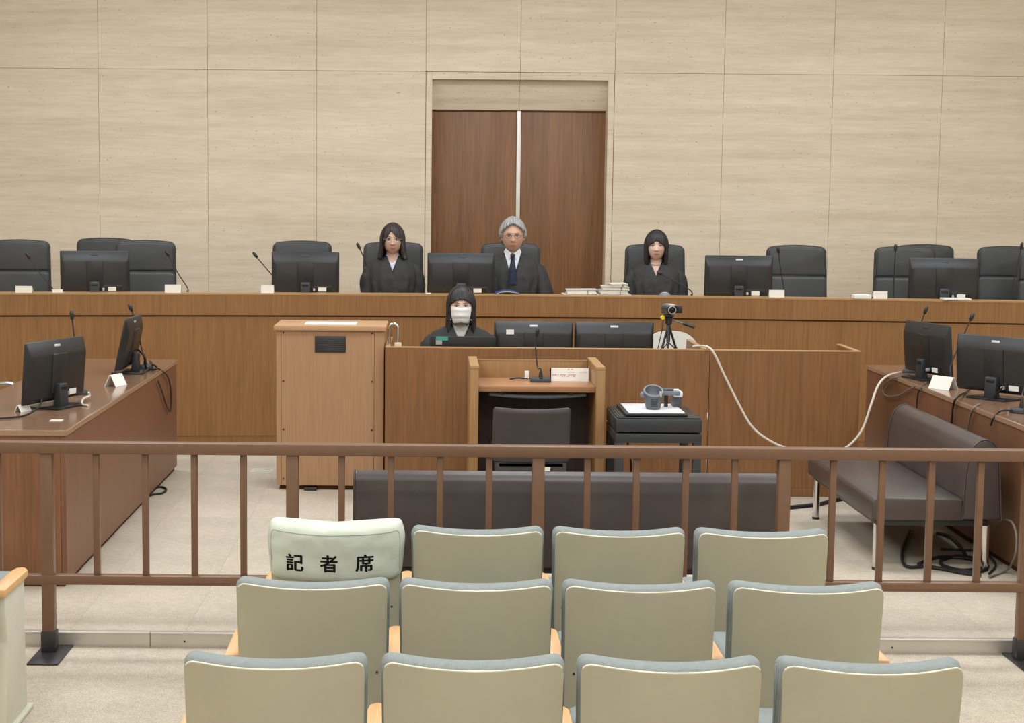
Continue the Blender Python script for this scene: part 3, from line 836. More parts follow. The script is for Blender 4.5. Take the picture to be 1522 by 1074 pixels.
def make_jchair(label, loc, rz):
    t = thing('bench_chair', label, 'chair', loc, rz, 'leather chairs along the bench')
    L = Matrix.Translation((0, .25, .38)) @ Matrix.Rotation(-.10, 4, 'X') @ Matrix.Translation((0, -.25, -.38))
    def P(name, bm, mat, par=t, **k): bm.transform(L); return obj(name, bm, mat, par, **k)
    b = P('backrest', rslab(.515, .485, .36, 1.125, .055, .012, .205, .285, .032), 'jleather', ang=60)
    P('head_pad', rslab(.475, .455, .885, 1.105, .045, .008, .192, .24, .016), 'jleather', b, ang=60)
    P('lumbar_pad', rslab(.485, .475, .42, .876, .03, .0, .180, .24, .020), 'jleather2', b, ang=60)
    obj('seat', box((0, -.02, .33), (.50, .50, .10), .04, 4), 'jleather2', t, 60)
    for s in (-1, 1): obj('armrest', tube(spline([(s * .27, .16, .40), (s * .285, .12, .53), (s * .285, -.12, .55), (s * .27, -.16, .44), (s * .25, -.10, .34)], 5), .018, 8), 'jleather', t)
    obj('gas_column', tube([(0, 0, .29), (0, 0, .08)], .03, 12), 'steel', t)
    for k in range(5):
        a = 2 * PI * k / 5 + .3
        l = obj('base_arm', tube([(0, 0, .09), (.25 * math.cos(a), .25 * math.sin(a), .065)], .02, 8, radii=[.024, .015]), 'steel', t)
        obj('caster', add_lathe(bmesh.new(), [(.02, -.018), (.027, -.012), (.027, .012), (.02, .018)], 12, (.26 * math.cos(a), .26 * math.sin(a), .028), Matrix.Rotation(PI / 2, 3, 'X')), 'black', l)
    return t
JC = None
for px, dy, rz, lab in (
        (31, .72, .10, 'empty leather chair at the bench\'s left end, partly out of frame'),
        (156, 1.36, .02, 'empty leather chair set further back, half hidden behind its neighbour and the monitor'),
        (217, .70, .06, 'empty leather chair just right of the left-end bench monitor'),
        (448, .78, .0, 'lone empty leather chair behind the second bench monitor from the left'),
        (584, .64, .0, 'leather chair holding the woman judge with glasses'),
        (759, .68, .0, 'leather chair holding the grey-haired man, before the doors'),
        (975, .66, .0, 'leather chair holding the bobbed woman judge'),
        (1184, .74, -.04, 'empty leather chair standing alone right of the silver-badged monitor'),
        (1343, .74, -.10, 'empty leather chair behind the right-end bench monitor, front one of two'),
        (1372, 1.42, -.08, 'empty leather chair mostly hidden behind the right-end chair and monitor'),
        (1493, 1.16, -.14, 'empty leather chair at the right end by the bent microphone'),
        (1556, .52, -.2, 'leather chair cut off by the frame at the bench\'s right end')):
    x = at_y(px, 400, 12.95).x
    x = at_y(px, 400, arc(x) + dy + .2).x
    loc = (x, arc(x) + dy - .02, PLAT)
    if JC is None: JC = make_jchair(lab, loc, rz)
    else: dup(JC, loc, rz, lab)

# ------------------------------------------------------------------ white chairs behind the clerk's desk
def make_wchair(label, loc, rz):
    t = thing('white_chair', label, 'chair', loc, rz)
    def f(u, v):
        q = 2 * u - 1; a = q * .95; hh = .40 + (.56 - .18 * abs(q) ** 3) * v
        return Vector((.22 * math.sin(a) / math.sin(.95) * (1 - .1 * (1 - v)), .22 - .10 * (1 - math.cos(a)) * 1.6 + .05 * v, hh))
    obj('backrest', sheet(f, 18, 10, lambda u, v: f(u, v) + Vector((0, -.018, 0))), 'wplastic', t, 60)
    obj('seat', box((0, 0, .40), (.43, .42, .04), .018, 3), 'wplastic', t)
    for sx in (-.18, .18):
        for sy in (-.17, .17): obj('leg', tube([(sx, sy, .39), (sx * 1.1, sy * 1.1, 0)], .012), 'chrome', t)
    return t
W_ = make_wchair('white chair with a rounded back behind the tripod camcorder', (at_y(1006, 505, 11.15).x, 11.0, 0), .12)

# ------------------------------------------------------------------ people
def remesh(bm, vox, name, mat, parent):
    me = bpy.data.meshes.new('t'); bm.to_mesh(me); bm.free()
    o = bpy.data.objects.new('t', me); COL.objects.link(o)
    md = o.modifiers.new('r', 'REMESH'); md.mode = 'VOXEL'; md.voxel_size = vox
    ms = o.modifiers.new('s', 'SMOOTH'); ms.factor = .5; ms.iterations = 2
    dg = bpy.context.evaluated_depsgraph_get(); dg.update()
    m2 = bpy.data.meshes.new_from_object(o.evaluated_get(dg)); m2.name = name
    bpy.data.objects.remove(o); bpy.data.meshes.remove(me)
    m2.materials.clear(); m2.materials.append(M[mat])
    m2.polygons.foreach_set('use_smooth', [True] * len(m2.polygons))
    r = bpy.data.objects.new(name, m2); COL.objects.link(r); r.parent = parent; return r
def G(x, s): return math.exp(-(x / s) ** 2)
def head_pt(th, ph, jaw=.26, cheek=.0):
    a, b, c = .0800, .095, .118
    x, y, z = a * math.sin(ph) * math.sin(th), -b * math.sin(ph) * math.cos(th), c * math.cos(ph)
    if abs(math.sin(ph)) > 1e-6:                         # squarer in plan, fuller low down
        if z < 0:
            t = -z / c
            full = math.sqrt(max(0, 1 - t ** 3.2)) / max(math.sqrt(max(1e-9, 1 - t * t)), .05)
            full = min(full, 2.3)
            x *= full * (1 - jaw * t ** 1.2)
            y *= (1 + (full - 1) * .55) if y < 0 else (1 - .30 * t)
            y += .004 * t if y < 0 else 0
    if y < 0:
        fr = min(1, -y / .05)
        y = max(y, -.099)
        y += fr * (.006 * G(abs(x) - .031, .014) * G(z - .004, .011))            # eye sockets
        y -= fr * (.004 * G(x, .045) * G(z - .024, .010))                           # brow
        nz = 0.0
        if -.050 < z < .012: nz = (.012 - z) / .048 if z > -.036 else max(0, 1 - (-.036 - z) / .012)
        y -= fr * .020 * nz * G(x, .0095 + .006 * nz)                               # nose
        y -= fr * .005 * G(abs(x) - .012, .007) * G(z + .038, .008)                 # nostril wings
        y -= fr * .0045 * G(x, .02) * G(z + .064, .010)                             # lips
        y += fr * .002 * G(x, .02) * G(z + .0645, .002)
        y -= fr * .006 * G(x, .018) * G(z + .104, .014)                             # chin
        y -= fr * (.003 + cheek) * G(abs(x) - .042, .018) * G(z + .026, .02)        # cheeks
    return Vector((x, y, z))
def head_bm(jaw, cheek):
    bm = bmesh.new(); n, m = 96, 64
    top = bm.verts.new(head_pt(0, 0.0001, jaw, cheek)); bot = bm.verts.new((0, -.035, -.118))
    R = [[bm.verts.new(head_pt(2 * PI * k / n, PI * j / m, jaw, cheek)) for k in range(n)] for j in range(1, m)]
    for A, B in zip(R, R[1:]):
        for k in range(n): bm.faces.new((A[k], B[k], B[(k + 1) % n], A[(k + 1) % n]))
    for k in range(n):
        bm.faces.new((top, R[0][k], R[0][(k + 1) % n])); bm.faces.new((bot, R[-1][(k + 1) % n], R[-1][k]))
    bmesh.ops.recalc_face_normals(bm, faces=bm.faces)
    return bm
RINGS = [(0.00, .185, .135, 0), (.12, .175, .130, 0), (.25, .178, .128, 0), (.36, .190, .128, 0), (.44, .198, .120, .005), (.495, .192, .106, .01),
         (.53, .184, .094, .014), (.556, .162, .084, .018), (.576, .122, .074, .02), (.590, .086, .067, .02), (.602, .068, .062, .02), (.62, .060, .060, .02)]
def ring_at(z):
    for a, b in zip(RINGS, RINGS[1:]):
        if z <= b[0]:
            t = (z - a[0]) / (b[0] - a[0]); return [p + (q - p) * t for p, q in zip(a, b)]
    return RINGS[-1]
def torso_pt(th, z, off=0.0, wide=1.0):
    _, hw, hd, yc = ring_at(z); s, c = math.sin(th), math.cos(th)
    k = (abs(s) ** 2.4 + abs(c) ** 2.4) ** (-1 / 2.4)
    return Vector(((hw * wide + off) * s * k, yc - (hd + off) * c * k, z))
CH = .614                                             # chin height over the seat
def make_person(label, loc, rz, s, skin, wide=1.0, jaw=.26, cheek=0.0, elbow=(.225, .225), vz=.505, vth=.05, robe=True):
    t = thing('person', label, 'person', loc, rz)
    HC = Vector((0, -.012, CH + .118))
    S = Matrix.Scale(s, 4)
    bm = head_bm(jaw, cheek); bm.transform(Matrix.Translation(HC))
    for sx in (-1, 1): ellipsoid(bm, HC + Vector((sx * .0805, .012, -.012)), (.010, .018, .031), 12, 8, Matrix.Rotation(sx * .35, 3, 'Z'))
    add_tube(bm, [(0, .022, .54), (0, .018, .60), (0, .012, .66), (0, .008, .71)], .052, 16, radii=[.060, .053, .051, .050])
    tb = bmesh.new(); add_loft(tb, [[torso_pt(2 * PI * k / 32, z, -.016, wide) for k in range(32)] for z in (.01, .12, .25, .36, .44, .495, .53, .555, .575, .60)]); merge(bm, tb)
    def L(pts, rad): add_tube(bm, pts, .05, 12, radii=rad)
    for i, sx in enumerate((-1, 1)):
        ex = elbow[i]
        L([(sx * .150 * wide, .01, .475), (sx * (.15 + ex) / 2, .005, .36), (sx * ex, -.02, .235)], [.055, .047, .040])
        L([(sx * ex, -.02, .235), (sx * (ex + .09) / 2, -.13, .20), (sx * .10, -.215, .19)], [.041, .037, .027])
        pb = bmesh.new(); h = Vector((sx * .10, -.215, .19)); d = Vector((-sx * .45, -.85, -.05)).normalized(); w = Vector((0, 0, 1)).cross(d).normalized()
        add_tube(pb, [h - d * .01, h + d * .03, h + d * .075], .03, 12, radii=[.026, .036, .038], flat=.45, up=Vector((0, 0, 1))); merge(bm, pb)
        for k, (off, ln) in enumerate(((-.028, .058), (-.010, .072), (.010, .068), (.028, .052))):
            b0 = h + d * .065 + w * off; b1 = b0 + d * ln * .5 + Vector((0, 0, -.004)); b2 = b0 + d * ln * .85 + Vector((0, 0, -.018))
            add_tube(bm, [b0, b1, b2], .008, 8, radii=[.0085, .008, .0065])
        th0 = h + d * .02 - w * sx * -.03
        add_tube(bm, [th0, th0 + d * .03 - w * sx * -.02, th0 + d * .055 - w * sx * -.022 + Vector((0, 0, -.006))], .009, 8, radii=[.011, .009, .007])
        L([(sx * .085, .02, .07), (sx * .10, -.16, .075), (sx * .11, -.32, .05)], [.075, .066, .052])
        L([(sx * .11, -.32, .05), (sx * .11, -.32, -.14), (sx * .11, -.28, -.30)], [.052, .045, .034])
        L([(sx * .11, -.255, -.315), (sx * .115, -.33, -.325), (sx * .118, -.42, -.335)], [.035, .036, .024])
    bm.transform(S)
    body = remesh(bm, .0045 * s, 'body', skin, t)
    def P(name, bm, mat, par=t, **k): bm.transform(S); return obj(name, bm, mat, par, **k)
    # robe: torso with a V neck, sleeves, skirt
    th_list = [math.copysign(abs(k / 36) ** 1.5, k) * PI for k in range(-36, 37)]
    def vtop(th):
        lo, hi = vz, .598
        if abs(th) > 1.5 or abs(torso_pt(th, hi, 0, 1).x) >= vth: return .600
        for _ in range(24):
            md = (lo + hi) / 2
            if abs(torso_pt(th, md, 0, 1).x) > vth * (md - vz) / (.598 - vz): lo = md
            else: hi = md
        return hi
    def rf(u, v):
        th = th_list[round(u * 72)]; z = .0 + vtop(th) * v
        p = torso_pt(th, z, .009 + .010 * math.sin(th * 15 + 3 * noise.noise(Vector((th, z * 3, 2)))) * min(1, (1 - v) * 2.2) + .005 * noise.noise(Vector((th * 2, z * 9, 1))), wide); return p
    rb = sheet(rf, 72, 30, lambda u, v: rf(u, v) * 1.0 - Vector((torso_pt(th_list[round(u * 72)], .3, 0, wide).x, torso_pt(th_list[round(u * 72)], .3, 0, wide).y, 0)).normalized() * .006)
    ro = P('robe', rb, 'robe', ang=70)
    tp = [torso_pt(th, vtop(th), .006, wide) for th in [math.copysign(abs(k / 40) ** 1.7, k) * 1.25 for k in range(-40, 41)]]
    P('collar_trim', tube(tp, .0055, 6), 'trim', ro)
    for i, sx in enumerate((-1, 1)):
        ex = elbow[i]
        pts = spline([(sx * .140 * wide, .012, .512), (sx * .188 * wide, .008, .455), (sx * (.2 + ex) / 2, .0, .34), (sx * ex, -.03, .22), (sx * (ex * .8 + .02), -.12, .185), (sx * .125, -.20, .165)], 4)
        n = len(pts); rad = [.050 + .014 * min(1, i_ / (n * .3)) + .016 * (i_ / n) for i_ in range(n)]
        sb = tube(pts, .08, 20, radii=rad)
        for v in sb.verts: v.co += v.co.normalized() * (.008 * noise.noise(v.co * 14) + .008 * math.sin(v.co.x * 110 + v.co.y * 80 + v.co.z * 25))
        P('sleeve', sb, 'robe', ro, ang=70)
    sk = bmesh.new()
    add_loft(sk, [[(.19 * k1 * math.cos(a), y, z + k2 * math.sin(a)) for a in [2 * PI * k / 24 for k in range(24)]] for y, z, k1, k2 in ((.06, .07, .95, .09), (-.08, .075, 1, .10), (-.22, .07, 1.02, .09), (-.32, .05, 1.02, .08), (-.385, .0, 1.0, .05))])
    P('robe_skirt', sk, 'robe', ro, ang=70)
    # face
    for sx in (-1, 1):
        e = P('eye', ellipsoid(bmesh.new(), HC + Vector((sx * .0305, -.0855, .003)), (.0135, .008, .0068)), 'eye_white', t)
        P('iris', ellipsoid(bmesh.new(), HC + Vector((sx * .0305, -.0895, .003)), (.0062, .0055, .0064)), 'iris', e)
        P('lash_line', tube([HC + Vector((sx * .0305 + d_, -.0925 + abs(d_) * .12, .0095 - d_ * d_ * 22)) for d_ in (-.015, -.008, 0, .008, .0155)], .0017, 6), 'iris', e)
    return t, HC, P, torso_pt
def brows(P, HC, mat, z=.024, th=.0028):
    for sx in (-1, 1):
        P('eyebrow', tube([HC + Vector((sx * (.015 + d_), -.0985 + d_ * .26, z + .006 * math.sin(d_ * 80) - .002)) for d_ in (0, .009, .018, .027, .034)], th, 6, flat=.6), mat)
def lips(P, HC, mat, w=.023, smile=.003):
    for up in (1, -1):
        P('lip', tube([HC + Vector((d_, -.1045 + 5.0 * d_ * d_ , -.0640 + up * .0028 * (1 - (d_ / w) ** 2) + smile * (d_ / w) ** 2)) for d_ in [w * k / 5 for k in range(-5, 6)]], .003, 6, radii=[.0012 + .0024 * (1 - (k / 5) ** 2) for k in range(-5, 6)]), mat)
def glasses(P, HC, mat, rw=.022, rh=.016, z=.0):
    bm = bmesh.new()
    g_ = P('glasses', tube([HC + Vector((-.010, -.108, z + .003)), HC + Vector((0, -.110, z + .006)), HC + Vector((.010, -.108, z + .003))], .0016, 6), mat)
    for sx in (-1, 1):
        P('rim', tube([HC + Vector((sx * .0315 + rw * math.cos(a), -.1065 + .006 * abs(math.cos(a)) * (1 if math.cos(a) * sx > 0 else 0), z + rh * math.sin(a))) for a in [2 * PI * k / 24 for k in range(24)]], .0014, 6, closed=True), mat, g_)
        P('temple', tube([HC + Vector((sx * .0535, -.100, z + .004)), HC + Vector((sx * .072, -.075, z + .005)), HC + Vector((sx * .078, .0, z + .004))], .0014, 6), mat, g_)
def hair_shell(HC, a0, zend, side=.016, back=.02, top=.014, flare=0.0, tuck=0.0, wav=.003, freq=26, ph1=100, seed=0, front=.010, yc=.006, nu=110, nv=36, thick=.018):
    p1 = math.radians(ph1)
    def pt(u, v, inn):
        th = a0 + (2 * PI - 2 * a0) * u
        fr = front if math.cos(th) > 0 else back
        ax, by, cz = .0795 + side, .095 + fr, .118 + top
        w = 0
        if v <= .5: ph = p1 * v / .5
        else: ph = p1; w = (v - .5) / .5
        k = 1 + flare * w - tuck * w * w
        d = wav * (math.sin(th * freq + 2.5 * noise.noise(Vector((th * 3, v * 2, seed)))) + .8 * noise.noise(Vector((th * 7, v * 5, seed + 5)))) * min(1, v * 3)
        ax, by = ax + d, by + d
        if inn:
            ax -= thick; by -= thick; cz -= thick * .6
        x, y, z = ax * math.sin(ph) * math.sin(th) * k, -by * math.sin(ph) * math.cos(th) * k + yc, cz * math.cos(ph)
        if w: z = z + (zend(th) + .006 * noise.noise(Vector((th * 12, 0, seed))) - z) * w
        return HC + Vector((x, y, z))
    return sheet(lambda u, v: pt(u, v, False), nu, nv, lambda u, v: pt(u, v, True))
def bangs(HC, b0, b1, zlow, side=.012, front=.012, top=.013, seed=0, wav=.0022, freq=34, nu=60, nv=16, yc=.0, thick=.010):
    def pt(u, v, inn):
        th = b0 + (b1 - b0) * u; ax, by, cz = .0795 + side, .095 + front, .118 + top
        d = wav * math.sin(th * freq + 2 * noise.noise(Vector((th * 4, v, seed)))) * v
        ax += d; by += d
        zl = zlow(th) + .006 * noise.noise(Vector((th * 14, 0, seed + 2)))
        ph = math.acos(max(-.95, min(.999, zl / cz))) * v
        if inn: ax -= thick; by -= thick; cz -= thick
        return HC + Vector((ax * math.sin(ph) * math.sin(th), -by * math.sin(ph) * math.cos(th) + yc, cz * math.cos(ph)))
    return sheet(lambda u, v: pt(u, v, False), nu, nv, lambda u, v: pt(u, v, True))
def shirt_front(P, T, mat, zb, z0f, half=1.0, off=-.003, wide=1.0, name='shirt'):
    def f(u, v):
        th = -half + 2 * half * u; a = abs(th) / half
        zt = z0f + (.610 - z0f) * min(1, a / .62); return T(th, zb + (zt - zb) * v, off, wide)
    return P(name, sheet(f, 30, 14, lambda u, v: f(u, v) + Vector((0, .008, 0))), mat, ang=70)

def seat_person(px, chin_px, Y, s):
    p = at_y(px, chin_px, Y); return (p.x, Y, p.z - CH * s), -math.atan(p.x / Y) * .8

# woman judge with glasses
loc, rz = seat_person(583.5, 378, 12.74, 1.0)
t, HC, P, T = make_person('woman judge with shoulder-length black hair and glasses, seated in a black robe', loc, rz, 1.0, 'skin', .96, .30, .002, (.175, .18), .475, .046)
shirt_front(P, T, 'lshirt', .42, .550)
P('hair', hair_shell(HC, .92, lambda th: -.150 + .012 * math.cos(th), .018, .026, .016, .16, -.06, .0045, 19, seed=3), 'hair_b', ang=80)
P('fringe', bangs(HC, -1.05, -.22, lambda th: .082 - .12 * min(1, abs(th + .22) / .75) ** .8, seed=1), 'hair_b', ang=80)
P('fringe', bangs(HC, -.26, 1.05, lambda th: .080 - .085 * min(1, max(0, th + .26) / .95) ** 1.1, front=.015, seed=8, freq=22, wav=.003), 'hair_b', ang=80)
brows(P, HC, 'hair_b'); lips(P, HC, 'lips', .024, .004); glasses(P, HC, 'silver', .021, .015)
# grey-haired man
loc, rz = seat_person(762, 374, 12.72, 1.06)
t, HC, P, T = make_person('grey-haired man in glasses, dark tie and black robe, seated before the doors', loc, rz, 1.06, 'skin_m', 1.0, .25, 0, (.22, .25), .37, .060)
shirt_front(P, T, 'shirt', .40, .60, 1.0, -.001)
for sx in (-1, 1):
    cb_ = prism([(sx * .004, .598), (sx * .052, .640), (sx * .066, .612), (sx * .034, .548)], 'Y', -.066, -.060, .002)
    for v in cb_.verts: v.co.y += abs(v.co.x) * .75 - (v.co.z < .58) * .028
    P('shirt_collar', cb_, 'shirt')
tie = bmesh.new()
add_loft(tie, [[(w_ * math.cos(a), y_ + .006 * math.sin(a), z_) for a in [2 * PI * k / 12 for k in range(12)]] for z_, w_, y_ in ((.600, .015, -.066), (.590, .019, -.073), (.570, .013, -.084), (.555, .015, -.094), (.50, .024, -.112), (.44, .032, -.130), (.38, .036, -.138))])
P('tie', tie, 'tie')
def mz(th):
    a = abs(math.atan2(math.sin(th - PI), math.cos(th - PI)))            # 0 at the back
    return -.075 + .070 * min(1, max(0, a - .9) / .7)
P('hair', hair_shell(HC, 1.16, mz, .022, .026, .026, .02, .06, .005, 18, ph1=84, seed=4), 'hair_g', ang=80)
P('fringe', bangs(HC, -1.35, -.03, lambda th: .094 - .078 * (abs(th + .03) / 1.32) ** 1.5, .020, .020, .028, seed=2, wav=.004, freq=20, thick=.022), 'hair_g', ang=80)
P('fringe', bangs(HC, .0, 1.35, lambda th: .094 - .078 * (abs(th) / 1.35) ** 1.5, .022, .020, .026, seed=5, wav=.004, freq=20, thick=.022), 'hair_g', ang=80)
brows(P, HC, 'hair_g', .022); lips(P, HC, 'lips_m', .024, -.002); glasses(P, HC, 'steel', .022, .0155)
# bobbed woman judge
loc, rz = seat_person(975, 386.5, 12.73, .96)
t, HC, P, T = make_person('woman judge with a straight black bob and a necklace, seated in a black robe', loc, rz, .96, 'skin_p', 1.0, .26, .003, (.19, .19), .475, .046)
P('hair', hair_shell(HC, .88, lambda th: -.152 + .01 * math.cos(th), .021, .026, .018, .03, .09, .0022, 30, seed=6), 'hair', ang=80)
P('fringe', bangs(HC, -1.0, .03, lambda th: .046 - .058 * (abs(th - .03) / 1.03) ** 1.1, seed=3), 'hair', ang=80)
P('fringe', bangs(HC, -.03, 1.0, lambda th: .046 - .058 * (abs(th + .03) / 1.03) ** 1.1, seed=9), 'hair', ang=80)
brows(P, HC, 'hair', .021); lips(P, HC, 'lips', .023, .001)
P('necklace', tube([Vector((.052 * math.sin(a), .016 - .062 * math.cos(a), .598 - .022 * math.cos(a))) for a in [2 * PI * k / 24 for k in range(24)]], .0022, 6, closed=True), 'gold', ang=80)
# masked clerk
loc, rz = seat_person(685, 480, 10.92, 1.02)
t, HC, P, T = make_person('masked clerk with long straight black hair, seated behind a laptop', loc, rz, 1.02, 'skin_p', 1.08, .28, 0, (.20, .20), .47, .05)
dup(W_, (loc[0], loc[1] + .04, -.03), rz, 'white chair under the masked clerk, hidden behind the desk')
shirt_front(P, T, 'gshirt', .42, .612, .9, -.001)
P('shirt_collar', tube([Vector((.057 * math.sin(a), .018 - .058 * math.cos(a), .618)) for a in [2 * PI * k / 24 for k in range(24)]], .013, 8, closed=True), 'gshirt')
P('hair', hair_shell(HC, .93, lambda th: -.24 + .03 * math.cos(th), .019, .024, .016, .07, .0, .0022, 30, seed=11), 'hair', ang=80)
P('fringe', bangs(HC, -1.05, 1.05, lambda th: .052 - .040 * abs(th) ** 2 - .012 * math.sin(th * 17) ** 2, seed=12), 'hair', ang=80)
brows(P, HC, 'hair', .022)
def mk(u, v):
    q = 2 * u - 1; a = q * 1.12; z = -.017 - .090 * v + .012 * abs(q) * (2 * v - 1) * -1
    yy = -.118 + .006 * math.cos(v * 18) * .35 + .010 * abs(v - .35) + (.062 * q * q) + .022 * max(0, v - .6) * 2
    return HC + Vector((.068 * math.sin(a) / math.sin(1.12) * (1 - .26 * v * v), yy, z + .010 * (1 - q * q) * (1 - v)))
m_ = P('face_mask', sheet(mk, 24, 20, lambda u, v: mk(u, v) + Vector((0, .004, 0))), 'mask', ang=80)
for sx in (-1, 1): P('ear_loop', tube([HC + Vector((sx * .066, -.056, -.025)), HC + Vector((sx * .08, -.01, -.005)), HC + Vector((sx * .066, -.05, -.095))], .0016, 6), 'mask', m_)

# ------------------------------------------------------------------ microphones
def at_x(px, py, x):
    d = ray(px, py); return Vector((0, 0, CAMH)) + d * (x / d.x)
def mic(label, base, tip, mid=None, group='gooseneck microphones', br=0.0, thick=.0042, bsize=(.085, .12, .028)):
    t = thing('microphone', label, 'microphone', base, 0, group)
    b, tp = Vector((0, 0, 0)), Vector(tip) - Vector(base)
    R = Matrix.Rotation(br, 3, 'Z')
    m = bmesh.new(); add_box(m, (0, 0, bsize[2] / 2), bsize, .006, 2, top=.86)
    m.transform(R.to_4x4()); bs = obj('base', m, 'darkgrey', t)
    obj('switch', box((0, -bsize[1] * .3, bsize[2] + .001), (.02, .012, .006), .002), 'black', bs)
    st = Vector((0, 0, bsize[2]))
    ctrl = [st, st + Vector((0, 0, .05))] + ([Vector(q) - Vector(base) for q in (mid or [])]) + [tp]
    if not mid: ctrl.insert(2, st.lerp(tp, .5) + Vector((0, 0, .015)))
    pts = spline(ctrl, 6)
    g_ = obj('gooseneck', tube(pts, thick, 8), 'black', t)
    obj('neck_socket', add_lathe(bmesh.new(), [(.012, 0), (.012, .012), (.008, .035)], 12, st), 'black', g_)
    d = (pts[-1] - pts[-3]).normalized()
    obj('mic_head', tube([tp - d * .012, tp - d * .006, tp + d * .022, tp + d * .036, tp + d * .042], .012, 12, radii=[.006, .011, .0125, .010, .004]), 'black', t)
    return t
BM = [((43, 382), (78, 434), 'bench microphone leaning in front of the chair at the bench\'s left end'),
      ((250, 379), (279, 436), 'bench microphone bending over the third chair from the bench\'s left end'),
      ((381, 381), (425, 432), 'bench microphone pointing out left of the lone chair and monitor'),
      ((534, 368), (566, 434), 'bench microphone beside the shoulder of the woman judge with glasses'),
      ((761, 384), (755, 434), 'bench microphone upright before the grey-haired man\'s tie'),
      ((983, 407), (1028, 440), 'bench microphone slanting across the bobbed woman\'s robe'),
      ((1157, 374), (1166, 440), 'bench microphone before the lone chair right of the bobbed woman'),
      ((1331, 371), (1328, 442), 'bench microphone behind the name card near the right-end monitor'),
      ((1518, 368), (1501, 445), 'bench microphone before the chair at the right end of the bench')]
for (tx, ty), (bx, by), lab in BM:
    x = at_y(bx, by, 12.4).x; y = arc(x) + (.245 if bx in (425,) else .22)
    x = at_y(bx, by, y).x
    tip = at_y(tx, ty, y - .02)
    mid = [at_y(1014, 424, y - .01)] if bx == 1028 else None
    mic(lab, (x, y, DESKZ), tip, mid, bsize=(.08, .10, .022))
def tmic(label, bpx, tip, z, dy, mid=None, br=0.0):
    b = at_z(bpx[0], bpx[1], z); y = b.y + dy
    mic(label, (b.x, b.y, z), at_y(tip[0], tip[1], y), [at_y(a, c, y) for a, c in (mid or [])], br=br)
tmic('table microphone standing behind the near monitor on the left table', (117, 585), (107, 472), TZ, .02, [(110, 500)], .4)
tmic('table microphone behind the edge-on monitor on the left table', (216, 548), (195, 460), TZ, .02, [(211, 520), (204, 485)], .4)
tmic('table microphone rising behind the far monitor on the right table', (1352, 553), (1375, 464), TZ, .02, [(1362, 500)], -.4)
tmic('table microphone between the two monitors on the right table', (1412, 572), (1443, 474), TZ, .02, [(1415, 538)], -.9)
tmic('table microphone at the frame edge beneath the nearest right monitor', (1518, 613), (1536, 530), TZ, .04, [(1521, 580)], -.9)
b = at_z(804, 568, .797)
mic('gooseneck microphone on the witness stand shelf', (b.x, b.y + .03, .797), at_y(798, 497, b.y + .05), [at_y(799, 545, b.y + .04), at_y(796, 515, b.y + .05)], br=PI / 2, bsize=(.085, .125, .028))

# ------------------------------------------------------------------ paper things
def card(px0, px1, ytop, ybot, Y, z, label, name='name_card', rz=0.0, lean=.06, print_=True):
    a, b = at_y(px0, ybot, Y), at_y(px1, ybot, Y); h = (ybot - ytop) * Y / FPX
    t = thing(name, label, 'card', ((a.x + b.x) / 2, Y, z), rz, 'white cards on the bench and tables'); w = abs(b.x - a.x)
    f = box((0, 0, h / 2), (w, .003, h)); f.transform(Matrix.Rotation(-lean, 4, 'X')); obj('front_leaf', f, 'white', t)
    f = box((0, 0, h / 2), (w, .003, h)); f.transform(Matrix.Translation((0, .05 + lean * h, 0)) @ Matrix.Rotation(.05 / h * .9, 4, 'X')); obj('back_leaf', f, 'white', t)
    return t
def bcard(px0, px1, yt, label, dy=.04):
    x = at_y((px0 + px1) / 2, 437, 12.2).x; Y = arc(x) + dy
    yb = 292 + .0085 * ((px0 + px1) / 2 - 640) + (CAMH - BTOP) * FPX / (Y * math.cos(PITCH)) * .993
    return card(px0, px1, yt, yb, Y, BTOP, label)
bcard(23, 48, 424, 'white name card before the chair at the bench\'s left end')
bcard(78, 93, 429, 'small white card just left of the left-end bench monitor')
bcard(245, 269, 422, 'white name card below the third chair from the bench\'s left end')
bcard(388, 407, 423, 'white name card at the foot of the second bench monitor')
bcard(1143, 1166, 430, 'white name card right of the silver-badged bench monitor')
bcard(1298, 1319, 432, 'white name card left of the right-end bench monitor')
def flat(name, label, px0, px1, Y, z, d, th, mat, cat='paper', rz=0.0, group=None):
    a, b = at_y(px0, 440, Y), at_y(px1, 440, Y)
    o = tag(obj(name, box((0, 0, th / 2), (abs(b.x - a.x), d, th), min(.002, th * .3), 1), mat), label, cat, group); o.location = ((a.x + b.x) / 2, Y, z); o.rotation_euler.z = rz; return o
flat('paper_pad', 'low white paper pad on the bench ledge left of the right-end name card', 1268, 1293, arc(3.4) + .05, BTOP, .08, .030, 'white', 'pad')
flat('paper_sheet', 'flat white sheets on the ledge below the right-end bench monitor', 1400, 1441, arc(4.05) + .055, BTOP, .10, .014, 'white')
flat('thin_slip', 'tiny white slip on the ledge under the grey-haired man\'s monitor', 633, 640, 12.30, BTOP, .03, .006, 'white')
